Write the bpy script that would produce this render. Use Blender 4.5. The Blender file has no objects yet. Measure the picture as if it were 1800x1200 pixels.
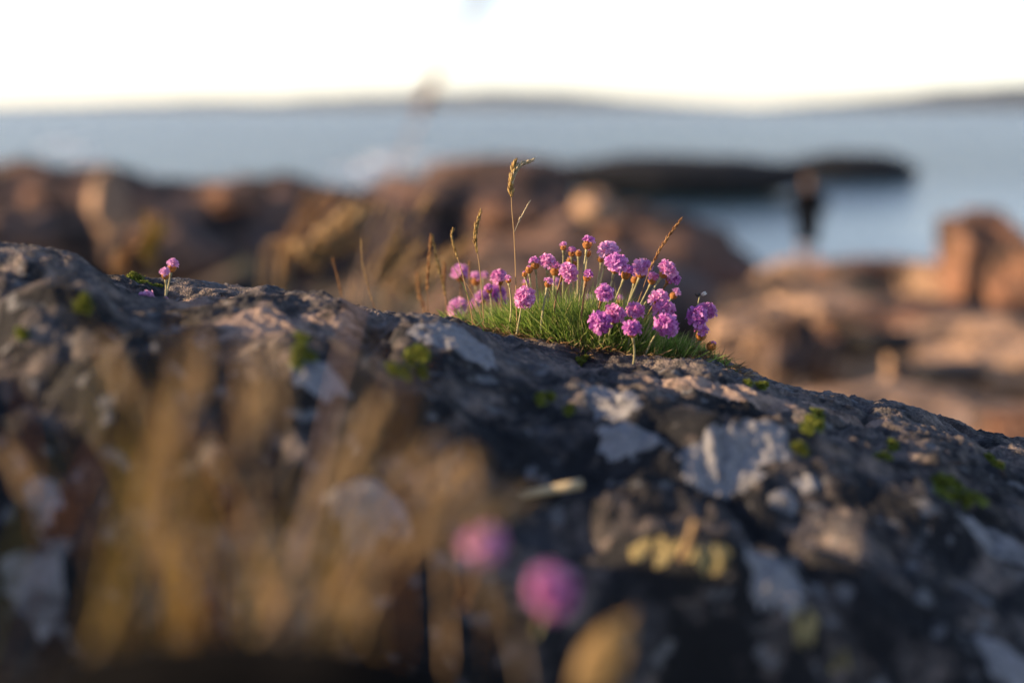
import bpy, bmesh, math, random
import numpy as np
from mathutils import Vector, Matrix, noise as mnoise

random.seed(7)
rng = np.random.default_rng(11)
sc = bpy.context.scene
col = sc.collection
R = math.radians

# ------------------------------------------------------------------ camera
EYE = 5.5                       # metres above the sea
FPX = 2500.0                    # focal length in photo pixels (50 mm on 36 mm, 1800 px)
PITCH = math.atan((600 - 192) / FPX)
cam_d = bpy.data.cameras.new("camera")
cam = bpy.data.objects.new("camera", cam_d)
col.objects.link(cam)
cam.location = (0, 0, EYE)
cam.rotation_euler = (math.pi / 2 - PITCH, 0, 0)
cam_d.lens = 50
cam_d.sensor_width = 36
cam_d.clip_start = 0.02
cam_d.clip_end = 20000
cam_d.dof.use_dof = True
cam_d.dof.focus_distance = 1.10
cam_d.dof.aperture_fstop = 2.25
sc.camera = cam

# ------------------------------------------------------------------ light
SUN_EL, SUN_AZ = 16.5, -91.0     # azimuth measured from +Y (view direction) towards +X
w = bpy.data.worlds.new("World")
sc.world = w
w.use_nodes = True
nt = w.node_tree
bg = nt.nodes["Background"]
sky = nt.nodes.new("ShaderNodeTexSky")
sky.sky_type = 'NISHITA'
sky.sun_disc = False
sky.sun_elevation = R(SUN_EL)
sky.sun_rotation = R(SUN_AZ)
sky.altitude = 0
sky.air_density = 0.71
sky.dust_density = 0.2
sky.ozone_density = 0.1
wb = nt.nodes.new("ShaderNodeMix")          # white balance of the whole sky
wb.data_type = 'RGBA'
wb.blend_type = 'MULTIPLY'
wb.inputs[0].default_value = 1.0
wb.inputs[7].default_value = (1.09, 1.0, 1.07, 1)
nt.links.new(sky.outputs[0], wb.inputs[6])
nt.links.new(wb.outputs[2], bg.inputs[0])
bg.inputs[1].default_value = 0.096
sun_d = bpy.data.lights.new("sun", 'SUN')
sun_d.energy = 5.0
sun_d.angle = R(0.5)
sun_d.color = (1.0, 0.70, 0.42)
sun = bpy.data.objects.new("sun", sun_d)
col.objects.link(sun)
sdir = Vector((math.sin(R(SUN_AZ)) * math.cos(R(SUN_EL)), math.cos(R(SUN_AZ)) * math.cos(R(SUN_EL)), math.sin(R(SUN_EL))))
sun.rotation_euler = sdir.to_track_quat('Z', 'Y').to_euler()
sun.location = (-20, 5, 20)

sc.view_settings.view_transform = 'Standard'
sc.view_settings.look = 'None'
sc.view_settings.gamma = 1
sc.view_settings.use_curve_mapping = False
sc.view_settings.exposure = 1.38
cy = sc.cycles
cy.use_denoising = True
try:
    cy.denoiser = 'OPENIMAGEDENOISE'
except Exception:
    pass
cy.max_bounces = 8
cy.diffuse_bounces = 3
cy.transmission_bounces = 4
cy.volume_bounces = 0
cy.use_adaptive_sampling = True
cy.adaptive_threshold = 0.01

# ------------------------------------------------------------------ helpers
CP, SP = math.cos(PITCH), math.sin(PITCH)

def P(px, py, d):
    """photo pixel and depth along the camera axis -> world point"""
    u, v = (px - 900) / FPX, (600 - py) / FPX
    return Vector((d * u, d * (CP + v * SP), EYE + d * (-SP + v * CP)))

def link_mesh(name, verts, faces, mat, parent=None, smooth=True, loc=None):
    me = bpy.data.meshes.new(name)
    me.from_pydata([tuple(v) for v in verts], [], faces)
    if smooth:
        me.polygons.foreach_set("use_smooth", [True] * len(me.polygons))
    me.update()
    me.materials.append(mat)
    o = bpy.data.objects.new(name, me)
    col.objects.link(o)
    if parent:
        o.parent = parent
    if loc is not None:
        o.location = loc
    return o

class MB:
    def __init__(s):
        s.v, s.f = [], []
    def add(s, vs, fs):
        b = len(s.v)
        s.v += [tuple(x) for x in vs]
        s.f += [tuple(b + i for i in q) for q in fs]
    def tube(s, pts, radii, n=6):
        pts = [Vector(p) for p in pts]
        vs, fs = [], []
        up = Vector((0.3, 0.9, 0.1))
        for i, p in enumerate(pts):
            t = (pts[min(i + 1, len(pts) - 1)] - pts[max(i - 1, 0)]).normalized()
            a = t.cross(up).normalized()
            b = t.cross(a)
            for k in range(n):
                an = 2 * math.pi * k / n
                vs.append(p + radii[i] * (a * math.cos(an) + b * math.sin(an)))
        for i in range(len(pts) - 1):
            for k in range(n):
                fs.append((i * n + k, i * n + (k + 1) % n, (i + 1) * n + (k + 1) % n, (i + 1) * n + k))
        fs.append(tuple(range(n - 1, -1, -1)))
        fs.append(tuple((len(pts) - 1) * n + k for k in range(n)))
        s.add(vs, fs)
    def blade(s, base, d0, length, width, bend, segs=4, side=None):
        d0 = Vector(d0).normalized()
        p = Vector(base)
        if side is None:
            side = d0.cross(Vector((random.uniform(-1, 1), random.uniform(-1, 1), 0.2))).normalized()
        vs, fs = [], []
        d = d0.copy()
        for i in range(segs + 1):
            t = i / segs
            wd = width * (1 - t) ** 0.6 * (0.75 + 0.25 * min(1, 4 * t)) * 0.5
            if i == segs:
                vs.append(p.copy())
            else:
                vs += [p - side * wd, p + side * wd]
            p = p + d * (length / segs)
            d = (d + Vector(bend) / segs).normalized()
        for i in range(segs - 1):
            fs.append((2 * i, 2 * i + 1, 2 * i + 3, 2 * i + 2))
        fs.append((2 * segs - 2, 2 * segs - 1, 2 * segs))
        s.add(vs, fs)
    def spikelet(s, p, d, length, rad):
        d = Vector(d).normalized()
        a = d.cross(Vector((0.2, 1, 0.3))).normalized()
        b = d.cross(a)
        vs = [Vector(p)]
        for t, rr in ((0.3, 1.0), (0.65, 0.75)):
            for k in range(4):
                an = k * math.pi / 2
                vs.append(Vector(p) + d * length * t + rad * rr * (a * math.cos(an) + b * math.sin(an)))
        vs.append(Vector(p) + d * length)
        fs = []
        for k in range(4):
            k2 = (k + 1) % 4
            fs += [(0, 1 + k2, 1 + k), (1 + k, 1 + k2, 5 + k2, 5 + k), (5 + k, 5 + k2, 9)]
        s.add(vs, fs)
    def build(s, name, mat, parent=None, origin=None, smooth=True):
        o = Vector(origin) if origin is not None else Vector((0, 0, 0))
        return link_mesh(name, [Vector(v) - o for v in s.v], s.f, mat, parent, smooth)

def thing(name, label, cat, loc, group=None):
    o = bpy.data.objects.new(name, None)
    o.empty_display_size = 0.05
    col.objects.link(o)
    o.location = loc
    o['label'], o['category'] = label, cat
    if group:
        o['group'] = group
    return o

def tag(o, label, cat, group=None):
    o['label'], o['category'] = label, cat
    if group:
        o['group'] = group
    return o

def bez(p0, p1, p2, n):
    p0, p1, p2 = Vector(p0), Vector(p1), Vector(p2)
    return [(1 - t) ** 2 * p0 + 2 * t * (1 - t) * p1 + t * t * p2 for t in [i / n for i in range(n + 1)]]

def polyline(pts, n):
    """smooth curve through points (Catmull-Rom)"""
    pts = [Vector(p) for p in pts]
    q = [2 * pts[0] - pts[1]] + pts + [2 * pts[-1] - pts[-2]]
    out = []
    for i in range(1, len(q) - 2):
        a, b, c, d = q[i - 1], q[i], q[i + 1], q[i + 2]
        for k in range(n):
            t = k / n
            out.append(0.5 * ((2 * b) + (c - a) * t + (2 * a - 5 * b + 4 * c - d) * t * t + (3 * b - a - 3 * c + d) * t ** 3))
    out.append(pts[-1])
    return out

# --- vectorised 2-D noise
_perm = rng.permutation(4096)
def _h(ix, iy, s):
    return _perm[(_perm[(ix + s * 131) & 4095] + iy) & 4095]
def perlin(x, y, s=0):
    ix, iy = np.floor(x).astype(int), np.floor(y).astype(int)
    fx, fy = x - ix, y - iy
    ux, uy = fx * fx * fx * (fx * (fx * 6 - 15) + 10), fy * fy * fy * (fy * (fy * 6 - 15) + 10)
    def g(dx, dy):
        a = _h(ix + dx, iy + dy, s) * (2 * np.pi / 4096)
        return np.cos(a) * (fx - dx) + np.sin(a) * (fy - dy)
    a, b, c, d = g(0, 0), g(1, 0), g(0, 1), g(1, 1)
    return 1.5 * ((a + (b - a) * ux) * (1 - uy) + (c + (d - c) * ux) * uy)
def fbm(x, y, oct=4, s=0, gain=0.5):
    r, a = 0, 1.0
    for i in range(oct):
        r = r + a * perlin(x * 2.03 ** i + 17.3 * i, y * 2.03 ** i + 5.1 * i, s + i)
        a *= gain
    return r
def worley(x, y, s=0):
    ix, iy = np.floor(x).astype(int), np.floor(y).astype(int)
    f1 = np.full(x.shape, 9.0); f2 = np.full(x.shape, 9.0); cid = np.zeros(x.shape)
    for dx in (-1, 0, 1):
        for dy in (-1, 0, 1):
            h = _h(ix + dx, iy + dy, s)
            px = ix + dx + (h & 63) / 64.0
            py = iy + dy + (h >> 6) / 64.0
            d = np.hypot(px - x, py - y)
            m = d < f1
            f2 = np.where(m, f1, np.minimum(f2, d))
            cid = np.where(m, h / 4096.0, cid)
            f1 = np.where(m, d, f1)
    return f1, f2, cid

def grid_mesh(name, X, Y, Z, mat):
    ny, nx = X.shape
    me = bpy.data.meshes.new(name)
    co = np.stack([X, Y, Z], -1).reshape(-1, 3).astype(np.float32)
    me.vertices.add(len(co))
    me.vertices.foreach_set("co", co.ravel())
    i = np.arange(ny * nx).reshape(ny, nx)
    q = np.stack([i[:-1, :-1], i[:-1, 1:], i[1:, 1:], i[1:, :-1]], -1).reshape(-1, 4)
    me.loops.add(q.size)
    me.loops.foreach_set("vertex_index", q.ravel().astype(np.int32))
    me.polygons.add(len(q))
    me.polygons.foreach_set("loop_start", (np.arange(len(q)) * 4).astype(np.int32))
    me.polygons.foreach_set("use_smooth", np.ones(len(q), dtype=bool))
    me.update(calc_edges=True)
    me.validate()
    me.materials.append(mat)
    o = bpy.data.objects.new(name, me)
    col.objects.link(o)
    return o

# ------------------------------------------------------------------ materials
def new_mat(name):
    m = bpy.data.materials.new(name)
    m.use_nodes = True
    n = m.node_tree.nodes
    return m, m.node_tree, n["Principled BSDF"], n["Material Output"]
def N(t, kind, **kw):
    n = t.nodes.new(kind)
    for k, v in kw.items():
        if k in n.inputs.keys():
            n.inputs[k].default_value = v
        else:
            setattr(n, k, v)
    return n
def ramp(t, src, stops):
    r = t.nodes.new("ShaderNodeValToRGB")
    e = r.color_ramp.elements
    while len(e) < len(stops):
        e.new(0.5)
    for q, (p, c) in zip(e, stops):
        q.position = p
        q.color = (*c, 1) if len(c) == 3 else c
    t.links.new(src, r.inputs[0])
    return r
def mixc(t, fac, a, b, mode='MIX'):
    m = t.nodes.new("ShaderNodeMix")
    m.data_type = 'RGBA'
    m.blend_type = mode
    for src, i in ((fac, 0), (a, 6), (b, 7)):
        if hasattr(src, 'is_output'):
            t.links.new(src, m.inputs[i])
        else:
            m.inputs[i].default_value = src if i == 0 else (*src, 1)
    return m.outputs[2]

def rock_mat(name, dark, mid, light, scale, patch=(0.42, 0.56), bump=0.001, rough=0.85, tint=None, grain=22.0, crest_y=None):
    m, t, b, out = new_mat(name)
    tc = N(t, "ShaderNodeTexCoord")
    def noise(s, det=6, r=0.6, dist=0.0):
        n = N(t, "ShaderNodeTexNoise", Scale=s, Detail=det, Roughness=r, Distortion=dist)
        t.links.new(tc.outputs["Object"], n.inputs["Vector"])
        return n
    n1 = noise(scale, 8, 0.62, 0.3)
    n2 = noise(scale * 4.3, 6, 0.65)
    n3 = noise(scale * grain, 4, 0.7)
    cover = n1.outputs[0]
    if crest_y:  # thinner dark lichen towards the crest, painting in its sunlit tone
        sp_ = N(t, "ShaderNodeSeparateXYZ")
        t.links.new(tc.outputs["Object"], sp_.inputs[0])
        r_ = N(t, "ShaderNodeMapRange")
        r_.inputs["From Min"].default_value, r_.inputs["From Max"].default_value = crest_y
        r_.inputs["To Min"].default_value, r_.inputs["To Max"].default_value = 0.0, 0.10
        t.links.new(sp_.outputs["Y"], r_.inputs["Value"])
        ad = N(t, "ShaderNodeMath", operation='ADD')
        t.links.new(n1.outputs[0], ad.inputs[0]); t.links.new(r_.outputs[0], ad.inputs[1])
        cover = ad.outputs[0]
    base = mixc(t, ramp(t, n2.outputs[0], [(0.40, (0, 0, 0)), (0.62, (1, 1, 1))]).outputs[0], mid, light)
    if tint:
        n4 = noise(scale * 1.7, 4, 0.6)
        base = mixc(t, ramp(t, n4.outputs[0], [(0.5, (0, 0, 0)), (0.62, (1, 1, 1))]).outputs[0], base, tint)
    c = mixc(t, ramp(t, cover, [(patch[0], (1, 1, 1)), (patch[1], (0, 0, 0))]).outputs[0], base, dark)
    if crest_y:
        n5 = noise(62.0, 3, 0.5)
        c = mixc(t, ramp(t, n5.outputs[0], [(0.61, (0, 0, 0)), (0.67, (1, 1, 1))]).outputs[0], c, (0.13, 0.133, 0.138))
    sp = ramp(t, n3.outputs[0], [(0.3, (0.55, 0.55, 0.55)), (0.7, (1.4, 1.4, 1.4))])
    c = mixc(t, 1.0, c, sp.outputs[0], 'MULTIPLY')
    t.links.new(c, b.inputs["Base Color"])
    b.inputs["Roughness"].default_value = rough
    b.inputs["Specular IOR Level"].default_value = 0.3
    vor = N(t, "ShaderNodeTexVoronoi", Scale=scale * grain * 1.2)
    t.links.new(tc.outputs["Object"], vor.inputs["Vector"])
    add = N(t, "ShaderNodeMath", operation='ADD')
    t.links.new(n3.outputs[0], add.inputs[0])
    t.links.new(vor.outputs["Distance"], add.inputs[1])
    bp = N(t, "ShaderNodeBump", Strength=0.9, Distance=bump)
    t.links.new(add.outputs[0], bp.inputs["Height"])
    t.links.new(bp.outputs[0], b.inputs["Normal"])
    return m

def leaf_mat(name, stops, trans=0.4, rough=0.6, tcol=None, nscale=None):
    """thin plant tissue: colour varies per blade, part of the light passes through"""
    m, t, b, out = new_mat(name)
    geo = N(t, "ShaderNodeNewGeometry")
    c = ramp(t, geo.outputs["Random Per Island"], stops).outputs[0]
    if nscale:
        tc = N(t, "ShaderNodeTexCoord")
        n = N(t, "ShaderNodeTexNoise", Scale=nscale, Detail=3)
        t.links.new(tc.outputs["Object"], n.inputs["Vector"])
        c = mixc(t, 1.0, c, ramp(t, n.outputs[0], [(0.3, (0.65, 0.65, 0.65)), (0.7, (1.3, 1.3, 1.3))]).outputs[0], 'MULTIPLY')
    t.links.new(c, b.inputs["Base Color"])
    b.inputs["Roughness"].default_value = rough
    b.inputs["Specular IOR Level"].default_value = 0.25
    tr = N(t, "ShaderNodeBsdfTranslucent")
    if tcol:
        t.links.new(mixc(t, 1.0, c, tcol, 'MULTIPLY'), tr.inputs[0])
    else:
        t.links.new(c, tr.inputs[0])
    mx = N(t, "ShaderNodeMixShader")
    mx.inputs[0].default_value = trans
    t.links.new(b.outputs[0], mx.inputs[1])
    t.links.new(tr.outputs[0], mx.inputs[2])
    t.links.new(mx.outputs[0], out.inputs["Surface"])
    return m

def plain_mat(name, colr, rough=0.7, nscale=None, var=0.35):
    m, t, b, out = new_mat(name)
    b.inputs["Roughness"].default_value = rough
    b.inputs["Base Color"].default_value = (*colr, 1)
    if nscale:
        tc = N(t, "ShaderNodeTexCoord")
        n = N(t, "ShaderNodeTexNoise", Scale=nscale, Detail=5, Roughness=0.65)
        t.links.new(tc.outputs["Object"], n.inputs["Vector"])
        lo, hi = tuple(x * (1 - var) for x in colr), tuple(x * (1 + var) for x in colr)
        t.links.new(ramp(t, n.outputs[0], [(0.35, lo), (0.65, hi)]).outputs[0], b.inputs["Base Color"])
    return m

M_shade_rock = rock_mat("shade_black_rock", (0.004, 0.004, 0.004), (0.006, 0.006, 0.006), (0.010, 0.009, 0.008), 20.0, (0.45, 0.6), 0.001, 1.0)  # near-black colour that paints the shade at the bottom left
M_shade_rock.node_tree.nodes["Principled BSDF"].inputs["Specular IOR Level"].default_value = 0.05
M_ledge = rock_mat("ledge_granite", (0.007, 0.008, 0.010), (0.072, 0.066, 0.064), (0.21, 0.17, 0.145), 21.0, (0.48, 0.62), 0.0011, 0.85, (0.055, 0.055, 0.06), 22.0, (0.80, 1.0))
M_sunlit = rock_mat("sunlit_pink_granite", (0.03, 0.026, 0.024), (0.27, 0.195, 0.155), (0.38, 0.285, 0.225), 34.0, (0.36, 0.50), 0.0012, 0.85)
M_red = rock_mat("red_granite", (0.022, 0.017, 0.015), (0.20, 0.095, 0.055), (0.27, 0.145, 0.085), 1.3, (0.42, 0.54), 0.012, 0.85, (0.14, 0.085, 0.06), 14)
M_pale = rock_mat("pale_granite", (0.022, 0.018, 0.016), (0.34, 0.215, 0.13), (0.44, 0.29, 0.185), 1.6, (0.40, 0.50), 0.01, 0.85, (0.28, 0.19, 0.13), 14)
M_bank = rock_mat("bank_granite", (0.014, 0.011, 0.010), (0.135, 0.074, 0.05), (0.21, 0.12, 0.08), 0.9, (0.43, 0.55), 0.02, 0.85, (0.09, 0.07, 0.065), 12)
M_wet_shade = rock_mat("wet_and_shade_rock", (0.005, 0.006, 0.008), (0.009, 0.010, 0.012), (0.018, 0.017, 0.018), 0.5, (0.45, 0.6), 0.03, 0.7, None, 10)  # wet islets; also painted shadow among the slabs
M_shore = rock_mat("shore_rock", (0.012, 0.010, 0.009), (0.06, 0.043, 0.034), (0.13, 0.088, 0.062), 0.8, (0.42, 0.55), 0.02, 0.9, (0.05, 0.055, 0.03), 12)
M_hill = rock_mat("far_moorland", (0.012, 0.016, 0.012), (0.025, 0.027, 0.022), (0.04, 0.04, 0.034), 0.004, (0.4, 0.6), 1.0, 0.9)
M_petal = leaf_mat("thrift_petal", [(0.0, (0.46, 0.12, 0.46)), (0.5, (0.60, 0.21, 0.58)), (1.0, (0.74, 0.38, 0.70))], 0.42, 0.55)
M_petal_pink = leaf_mat("thrift_petal_pink", [(0.0, (0.54, 0.15, 0.44)), (0.5, (0.68, 0.26, 0.56)), (1.0, (0.82, 0.46, 0.72))], 0.42, 0.55)
M_petal_pale = leaf_mat("thrift_petal_pale", [(0.0, (0.62, 0.26, 0.56)), (1.0, (0.80, 0.48, 0.72))], 0.42, 0.55)
M_bract = leaf_mat("papery_bract", [(0.0, (0.36, 0.15, 0.04)), (0.55, (0.62, 0.30, 0.09)), (1.0, (0.72, 0.46, 0.22))], 0.5, 0.6)
M_stalk = leaf_mat("thrift_stalk", [(0.0, (0.34, 0.34, 0.17)), (1.0, (0.38, 0.34, 0.19))], 0.15, 0.6, None, 60)
M_stalk_red = leaf_mat("thrift_stalk_red", [(0.0, (0.25, 0.13, 0.06)), (1.0, (0.28, 0.16, 0.08))], 0.15, 0.6, None, 60)
M_leaf = leaf_mat("thrift_leaf", [(0.0, (0.06, 0.12, 0.02)), (0.4, (0.14, 0.25, 0.04)), (0.85, (0.32, 0.42, 0.10)), (0.97, (0.52, 0.46, 0.22))], 0.5, 0.5)
M_straw = leaf_mat("dry_grass", [(0.0, (0.32, 0.20, 0.09)), (0.5, (0.44, 0.30, 0.14)), (1.0, (0.56, 0.42, 0.24))], 0.4, 0.6)
M_deadblade = leaf_mat("dead_thrift_leaf", [(0.0, (0.10, 0.055, 0.03)), (0.6, (0.24, 0.15, 0.07)), (1.0, (0.40, 0.30, 0.16))], 0.25, 0.7)
M_straw_dark = leaf_mat("dry_grass_brown", [(0.0, (0.16, 0.085, 0.04)), (1.0, (0.30, 0.17, 0.08))], 0.25, 0.6)
M_strawpale = leaf_mat("pale_straw", [(0.0, (0.50, 0.42, 0.26)), (1.0, (0.52, 0.44, 0.28))], 0.2, 0.6, None, 80)
M_strawpink = leaf_mat("pinkish_straw", [(0.0, (0.40, 0.29, 0.25)), (1.0, (0.48, 0.36, 0.31))], 0.4, 0.6)
M_seed = leaf_mat("grass_seed", [(0.0, (0.24, 0.14, 0.04)), (0.5, (0.34, 0.22, 0.07)), (1.0, (0.46, 0.34, 0.13))], 0.3, 0.55)
M_ochre = leaf_mat("ochre_grass", [(0.0, (0.16, 0.15, 0.02)), (0.4, (0.34, 0.25, 0.03)), (0.8, (0.42, 0.25, 0.05)), (1.0, (0.36, 0.16, 0.04))], 0.45, 0.6)
M_rust = leaf_mat("rusty_grass", [(0.0, (0.22, 0.09, 0.03)), (0.5, (0.34, 0.17, 0.06)), (1.0, (0.46, 0.28, 0.12))], 0.4, 0.6)
M_lichen = rock_mat("grey_lichen", (0.06, 0.063, 0.07), (0.19, 0.195, 0.205), (0.27, 0.27, 0.28), 34.0, (0.36, 0.48), 0.0008, 0.9)
M_lit_tan = rock_mat("lit_tan_paint", (0.07, 0.06, 0.03), (0.22, 0.18, 0.075), (0.34, 0.28, 0.13), 40.0, (0.36, 0.46), 0.0008, 0.9)
M_moss = leaf_mat("moss", [(0.0, (0.09, 0.07, 0.02)), (0.25, (0.07, 0.10, 0.015)), (0.6, (0.14, 0.18, 0.02)), (1.0, (0.28, 0.31, 0.06))], 0.35, 0.7)
M_white = plain_mat("withered_white", (0.55, 0.52, 0.48), 0.7, 300)
M_black = plain_mat("withered_black", (0.02, 0.018, 0.02), 0.7, 300)
M_deadleaf = leaf_mat("dead_leaf", [(0.0, (0.24, 0.155, 0.06)), (1.0, (0.27, 0.18, 0.07))], 0.3, 0.6, None, 90)
M_cloth = plain_mat("dark_cloth", (0.006, 0.006, 0.007), 1.0, 12)
M_cloth.node_tree.nodes["Principled BSDF"].inputs["Specular IOR Level"].default_value = 0.05
M_skin = plain_mat("skin", (0.36, 0.21, 0.14), 0.6, 25, 0.1)
M_hair = plain_mat("brown_hair", (0.12, 0.07, 0.04), 0.6, 60)
M_trouser = plain_mat("tan_cloth", (0.30, 0.19, 0.11), 0.9, 14, 0.2)
M_shoe = plain_mat("shoe_leather", (0.05, 0.035, 0.03), 0.7, 20)
M_foam = plain_mat("sea_foam", (0.75, 0.77, 0.78), 0.8, 0.8, 0.15)
M_turf = leaf_mat("dark_turf", [(0.0, (0.03, 0.06, 0.012)), (1.0, (0.06, 0.11, 0.02))], 0.3, 0.7)

# sea: dark water, wind-ruffled
M_sea, t, b, out = new_mat("sea_water")
b.inputs["Base Color"].default_value = (0.012, 0.035, 0.05, 1)
b.inputs["Roughness"].default_value = 0.18
b.inputs["IOR"].default_value = 1.33
tc = N(t, "ShaderNodeTexCoord")
mp = N(t, "ShaderNodeMapping")
mp.inputs["Scale"].default_value = (0.6, 1.0, 1.0)
t.links.new(tc.outputs["Object"], mp.inputs["Vector"])
na = N(t, "ShaderNodeTexNoise", Scale=0.35, Detail=5, Roughness=0.5)
nb = N(t, "ShaderNodeTexNoise", Scale=2.6, Detail=3, Roughness=0.5)
for n_ in (na, nb):
    t.links.new(mp.outputs[0], n_.inputs["Vector"])
b1 = N(t, "ShaderNodeBump", Strength=1.0, Distance=2.2)
b2 = N(t, "ShaderNodeBump", Strength=1.0, Distance=0.4)
sep = N(t, "ShaderNodeSeparateXYZ")
t.links.new(tc.outputs["Object"], sep.inputs[0])
mr = N(t, "ShaderNodeMapRange")
mr.inputs["From Min"].default_value = 70
mr.inputs["From Max"].default_value = 150
mr.inputs["To Min"].default_value = 0.05
mr.inputs["To Max"].default_value = 1.0
t.links.new(sep.outputs["Y"], mr.inputs["Value"])
mp2 = N(t, "ShaderNodeMapping")
mp2.inputs["Scale"].default_value = (0.012, 0.05, 1.0)
t.links.new(tc.outputs["Object"], mp2.inputs["Vector"])
ng = N(t, "ShaderNodeTexNoise", Scale=1.0, Detail=5, Roughness=0.6)
t.links.new(mp2.outputs[0], ng.inputs["Vector"])
mg = N(t, "ShaderNodeMapRange")
mg.inputs["From Min"].default_value, mg.inputs["From Max"].default_value = 0.35, 0.65
mg.inputs["To Min"].default_value, mg.inputs["To Max"].default_value = 0.45, 1.0
t.links.new(ng.outputs[0], mg.inputs["Value"])
gm = N(t, "ShaderNodeMath", operation='MULTIPLY')
t.links.new(mr.outputs[0], gm.inputs[0]); t.links.new(mg.outputs[0], gm.inputs[1])
t.links.new(gm.outputs[0], b1.inputs["Strength"])
t.links.new(gm.outputs[0], b2.inputs["Strength"])
t.links.new(na.outputs[0], b1.inputs["Height"])
t.links.new(nb.outputs[0], b2.inputs["Height"])
t.links.new(b1.outputs[0], b2.inputs["Normal"])
t.links.new(b2.outputs[0], b.inputs["Normal"])

# ------------------------------------------------------------------ setting: sea, hills, shore
def structure(o):
    o['kind'] = 'structure'
    return o

ys = np.array([-30, 20, 60, 120, 300, 800, 2000, 5000, 8000.])
xs = np.linspace(-5500, 5500, 23)
X, Y = np.meshgrid(xs, ys)
structure(grid_mesh("sea", X, Y, X * 0, M_sea))

def hill(name, prof, d, depth, seed):
    px = np.linspace(prof[0][0], prof[-1][0], 260)
    hp = np.interp(px, [p[0] for p in prof], [p[1] for p in prof])
    k = np.hanning(15); k /= k.sum()
    hp = np.convolve(np.pad(hp, 7, mode='edge'), k, 'valid')
    x = (px - 900) / FPX * d
    top = EYE + (192 - hp) / FPX * d
    v = np.linspace(0, 1, 15)
    sh = np.sin(np.pi * np.clip(v * 1.0, 0, 1)) ** 0.8
    X = np.tile(x, (15, 1))
    Yv = d + depth * (v - 0.5)[:, None] + 0 * X
    Z = np.clip(top, 0, None)[None, :] * sh[:, None]
    Z = Z * (1 + 0.10 * fbm(X / 160, Yv / 160, 4, seed) * sh[:, None]) - 1.5
    return structure(grid_mesh(name, X, Yv, Z, M_hill))
hill("far_hill", [(-1500, 186), (-600, 188), (0, 187), (200, 182), (380, 176), (480, 178), (560, 171), (700, 166), (830, 162), (920, 160), (1000, 165), (1100, 175), (1200, 183), (1300, 188), (1420, 190)], 5600, 900, 3)
hill("far_hill", [(1250, 193), (1340, 187), (1450, 180), (1560, 170), (1650, 160), (1720, 153), (1800, 149), (1950, 146), (2200, 150), (2600, 170), (3000, 186)], 4200, 800, 8)

yy = np.concatenate([np.linspace(1.0, 6, 50), np.linspace(6.2, 20, 80)[0:], np.linspace(20.3, 75, 120)])
ss = np.linspace(-1.15, 1.15, 240)
Y, S = np.meshgrid(yy, ss, indexing='ij')
X = S * (3.0 + Y)
def shore_z(X, Y):
    zb = np.interp(Y, [0.5, 1.5, 3, 6, 10, 15, 25, 35, 42, 50, 75], [-0.7, -1.0, -1.45, -1.7, -1.95, -2.4, -3.3, -4.2, -5.0, -6.2, -8])
    zb = zb - 0.5 * np.exp(-((X + 1) / 6) ** 2 - ((Y - 11) / 6) ** 2)
    n = 0.35 * fbm(X / 2.6, Y / 2.6, 5, 21) * np.clip(Y / 8, 0.25, 1.6)
    return EYE + zb + n
Z = shore_z(X, Y)
structure(grid_mesh("shore_ground", X, Y, Z, M_shore))

# ------------------------------------------------------------------ setting: the rock ledge in front
ROWS = np.concatenate([np.arange(-0.6, 0.42, 0.012), np.arange(0.42, 0.80, 0.0036), np.arange(0.80, 1.20, 0.0017), np.arange(1.20, 1.45, 0.006), np.arange(1.45, 2.4, 0.02)])
COLS = np.concatenate([np.arange(-2.0, -0.56, 0.014), np.arange(-0.56, 0.60, 0.0021), np.arange(0.60, 2.2, 0.014)])
LX, LY = np.meshgrid(COLS, ROWS)
crest = [(-900, 452), (-400, 452), (-100, 462), (60, 478), (180, 486), (210, 483), (300, 490), (400, 497), (560, 518), (650, 538), (760, 558), (830, 574), (900, 590), (1000, 606), (1130, 622), (1280, 645), (1450, 686), (1600, 729), (1800, 787), (2100, 880), (2600, 1000)]
cw = [P(a, b_, 1.1) for a, b_ in crest]
zc = np.interp(COLS, [p.x for p in cw], [p.z for p in cw])
k = np.hanning(41); k /= k.sum()
zc = np.convolve(np.pad(zc, 20, mode='edge'), k, 'valid')
pr = [(-0.6, -0.62), (0.2, -0.60), (0.40, -0.50), (0.48, -0.33), (0.55, -0.20), (0.62, -0.125), (0.67, -0.08), (0.73, -0.042), (0.80, -0.016), (0.87, -0.002), (0.95, 0.003), (1.03, 0.003), (1.085, 0.0), (1.13, -0.008), (1.18, -0.022), (1.24, -0.05), (1.35, -0.14), (1.6, -0.42), (2.0, -0.85), (2.4, -1.15)]
fine = np.arange(-0.7, 2.5, 0.005)
pv = np.interp(fine, [p[0] for p in pr], [p[1] for p in pr])
k = np.hanning(15); k /= k.sum()
pv = np.convolve(np.pad(pv, 7, mode='edge'), k, 'valid')
LZ = zc[None, :] + np.interp(LY, fine, pv)

def surf_z(x, y, Zg=None):
    Zg = LZ if Zg is None else Zg
    x = np.asarray(x, float); y = np.asarray(y, float)
    i = np.clip(np.searchsorted(COLS, x) - 1, 0, len(COLS) - 2)
    j = np.clip(np.searchsorted(ROWS, y) - 1, 0, len(ROWS) - 2)
    fx = (x - COLS[i]) / (COLS[i + 1] - COLS[i]); fy = (y - ROWS[j]) / (ROWS[j + 1] - ROWS[j])
    return (Zg[j, i] * (1 - fx) + Zg[j, i + 1] * fx) * (1 - fy) + (Zg[j + 1, i] * (1 - fx) + Zg[j + 1, i + 1] * fx) * fy

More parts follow.
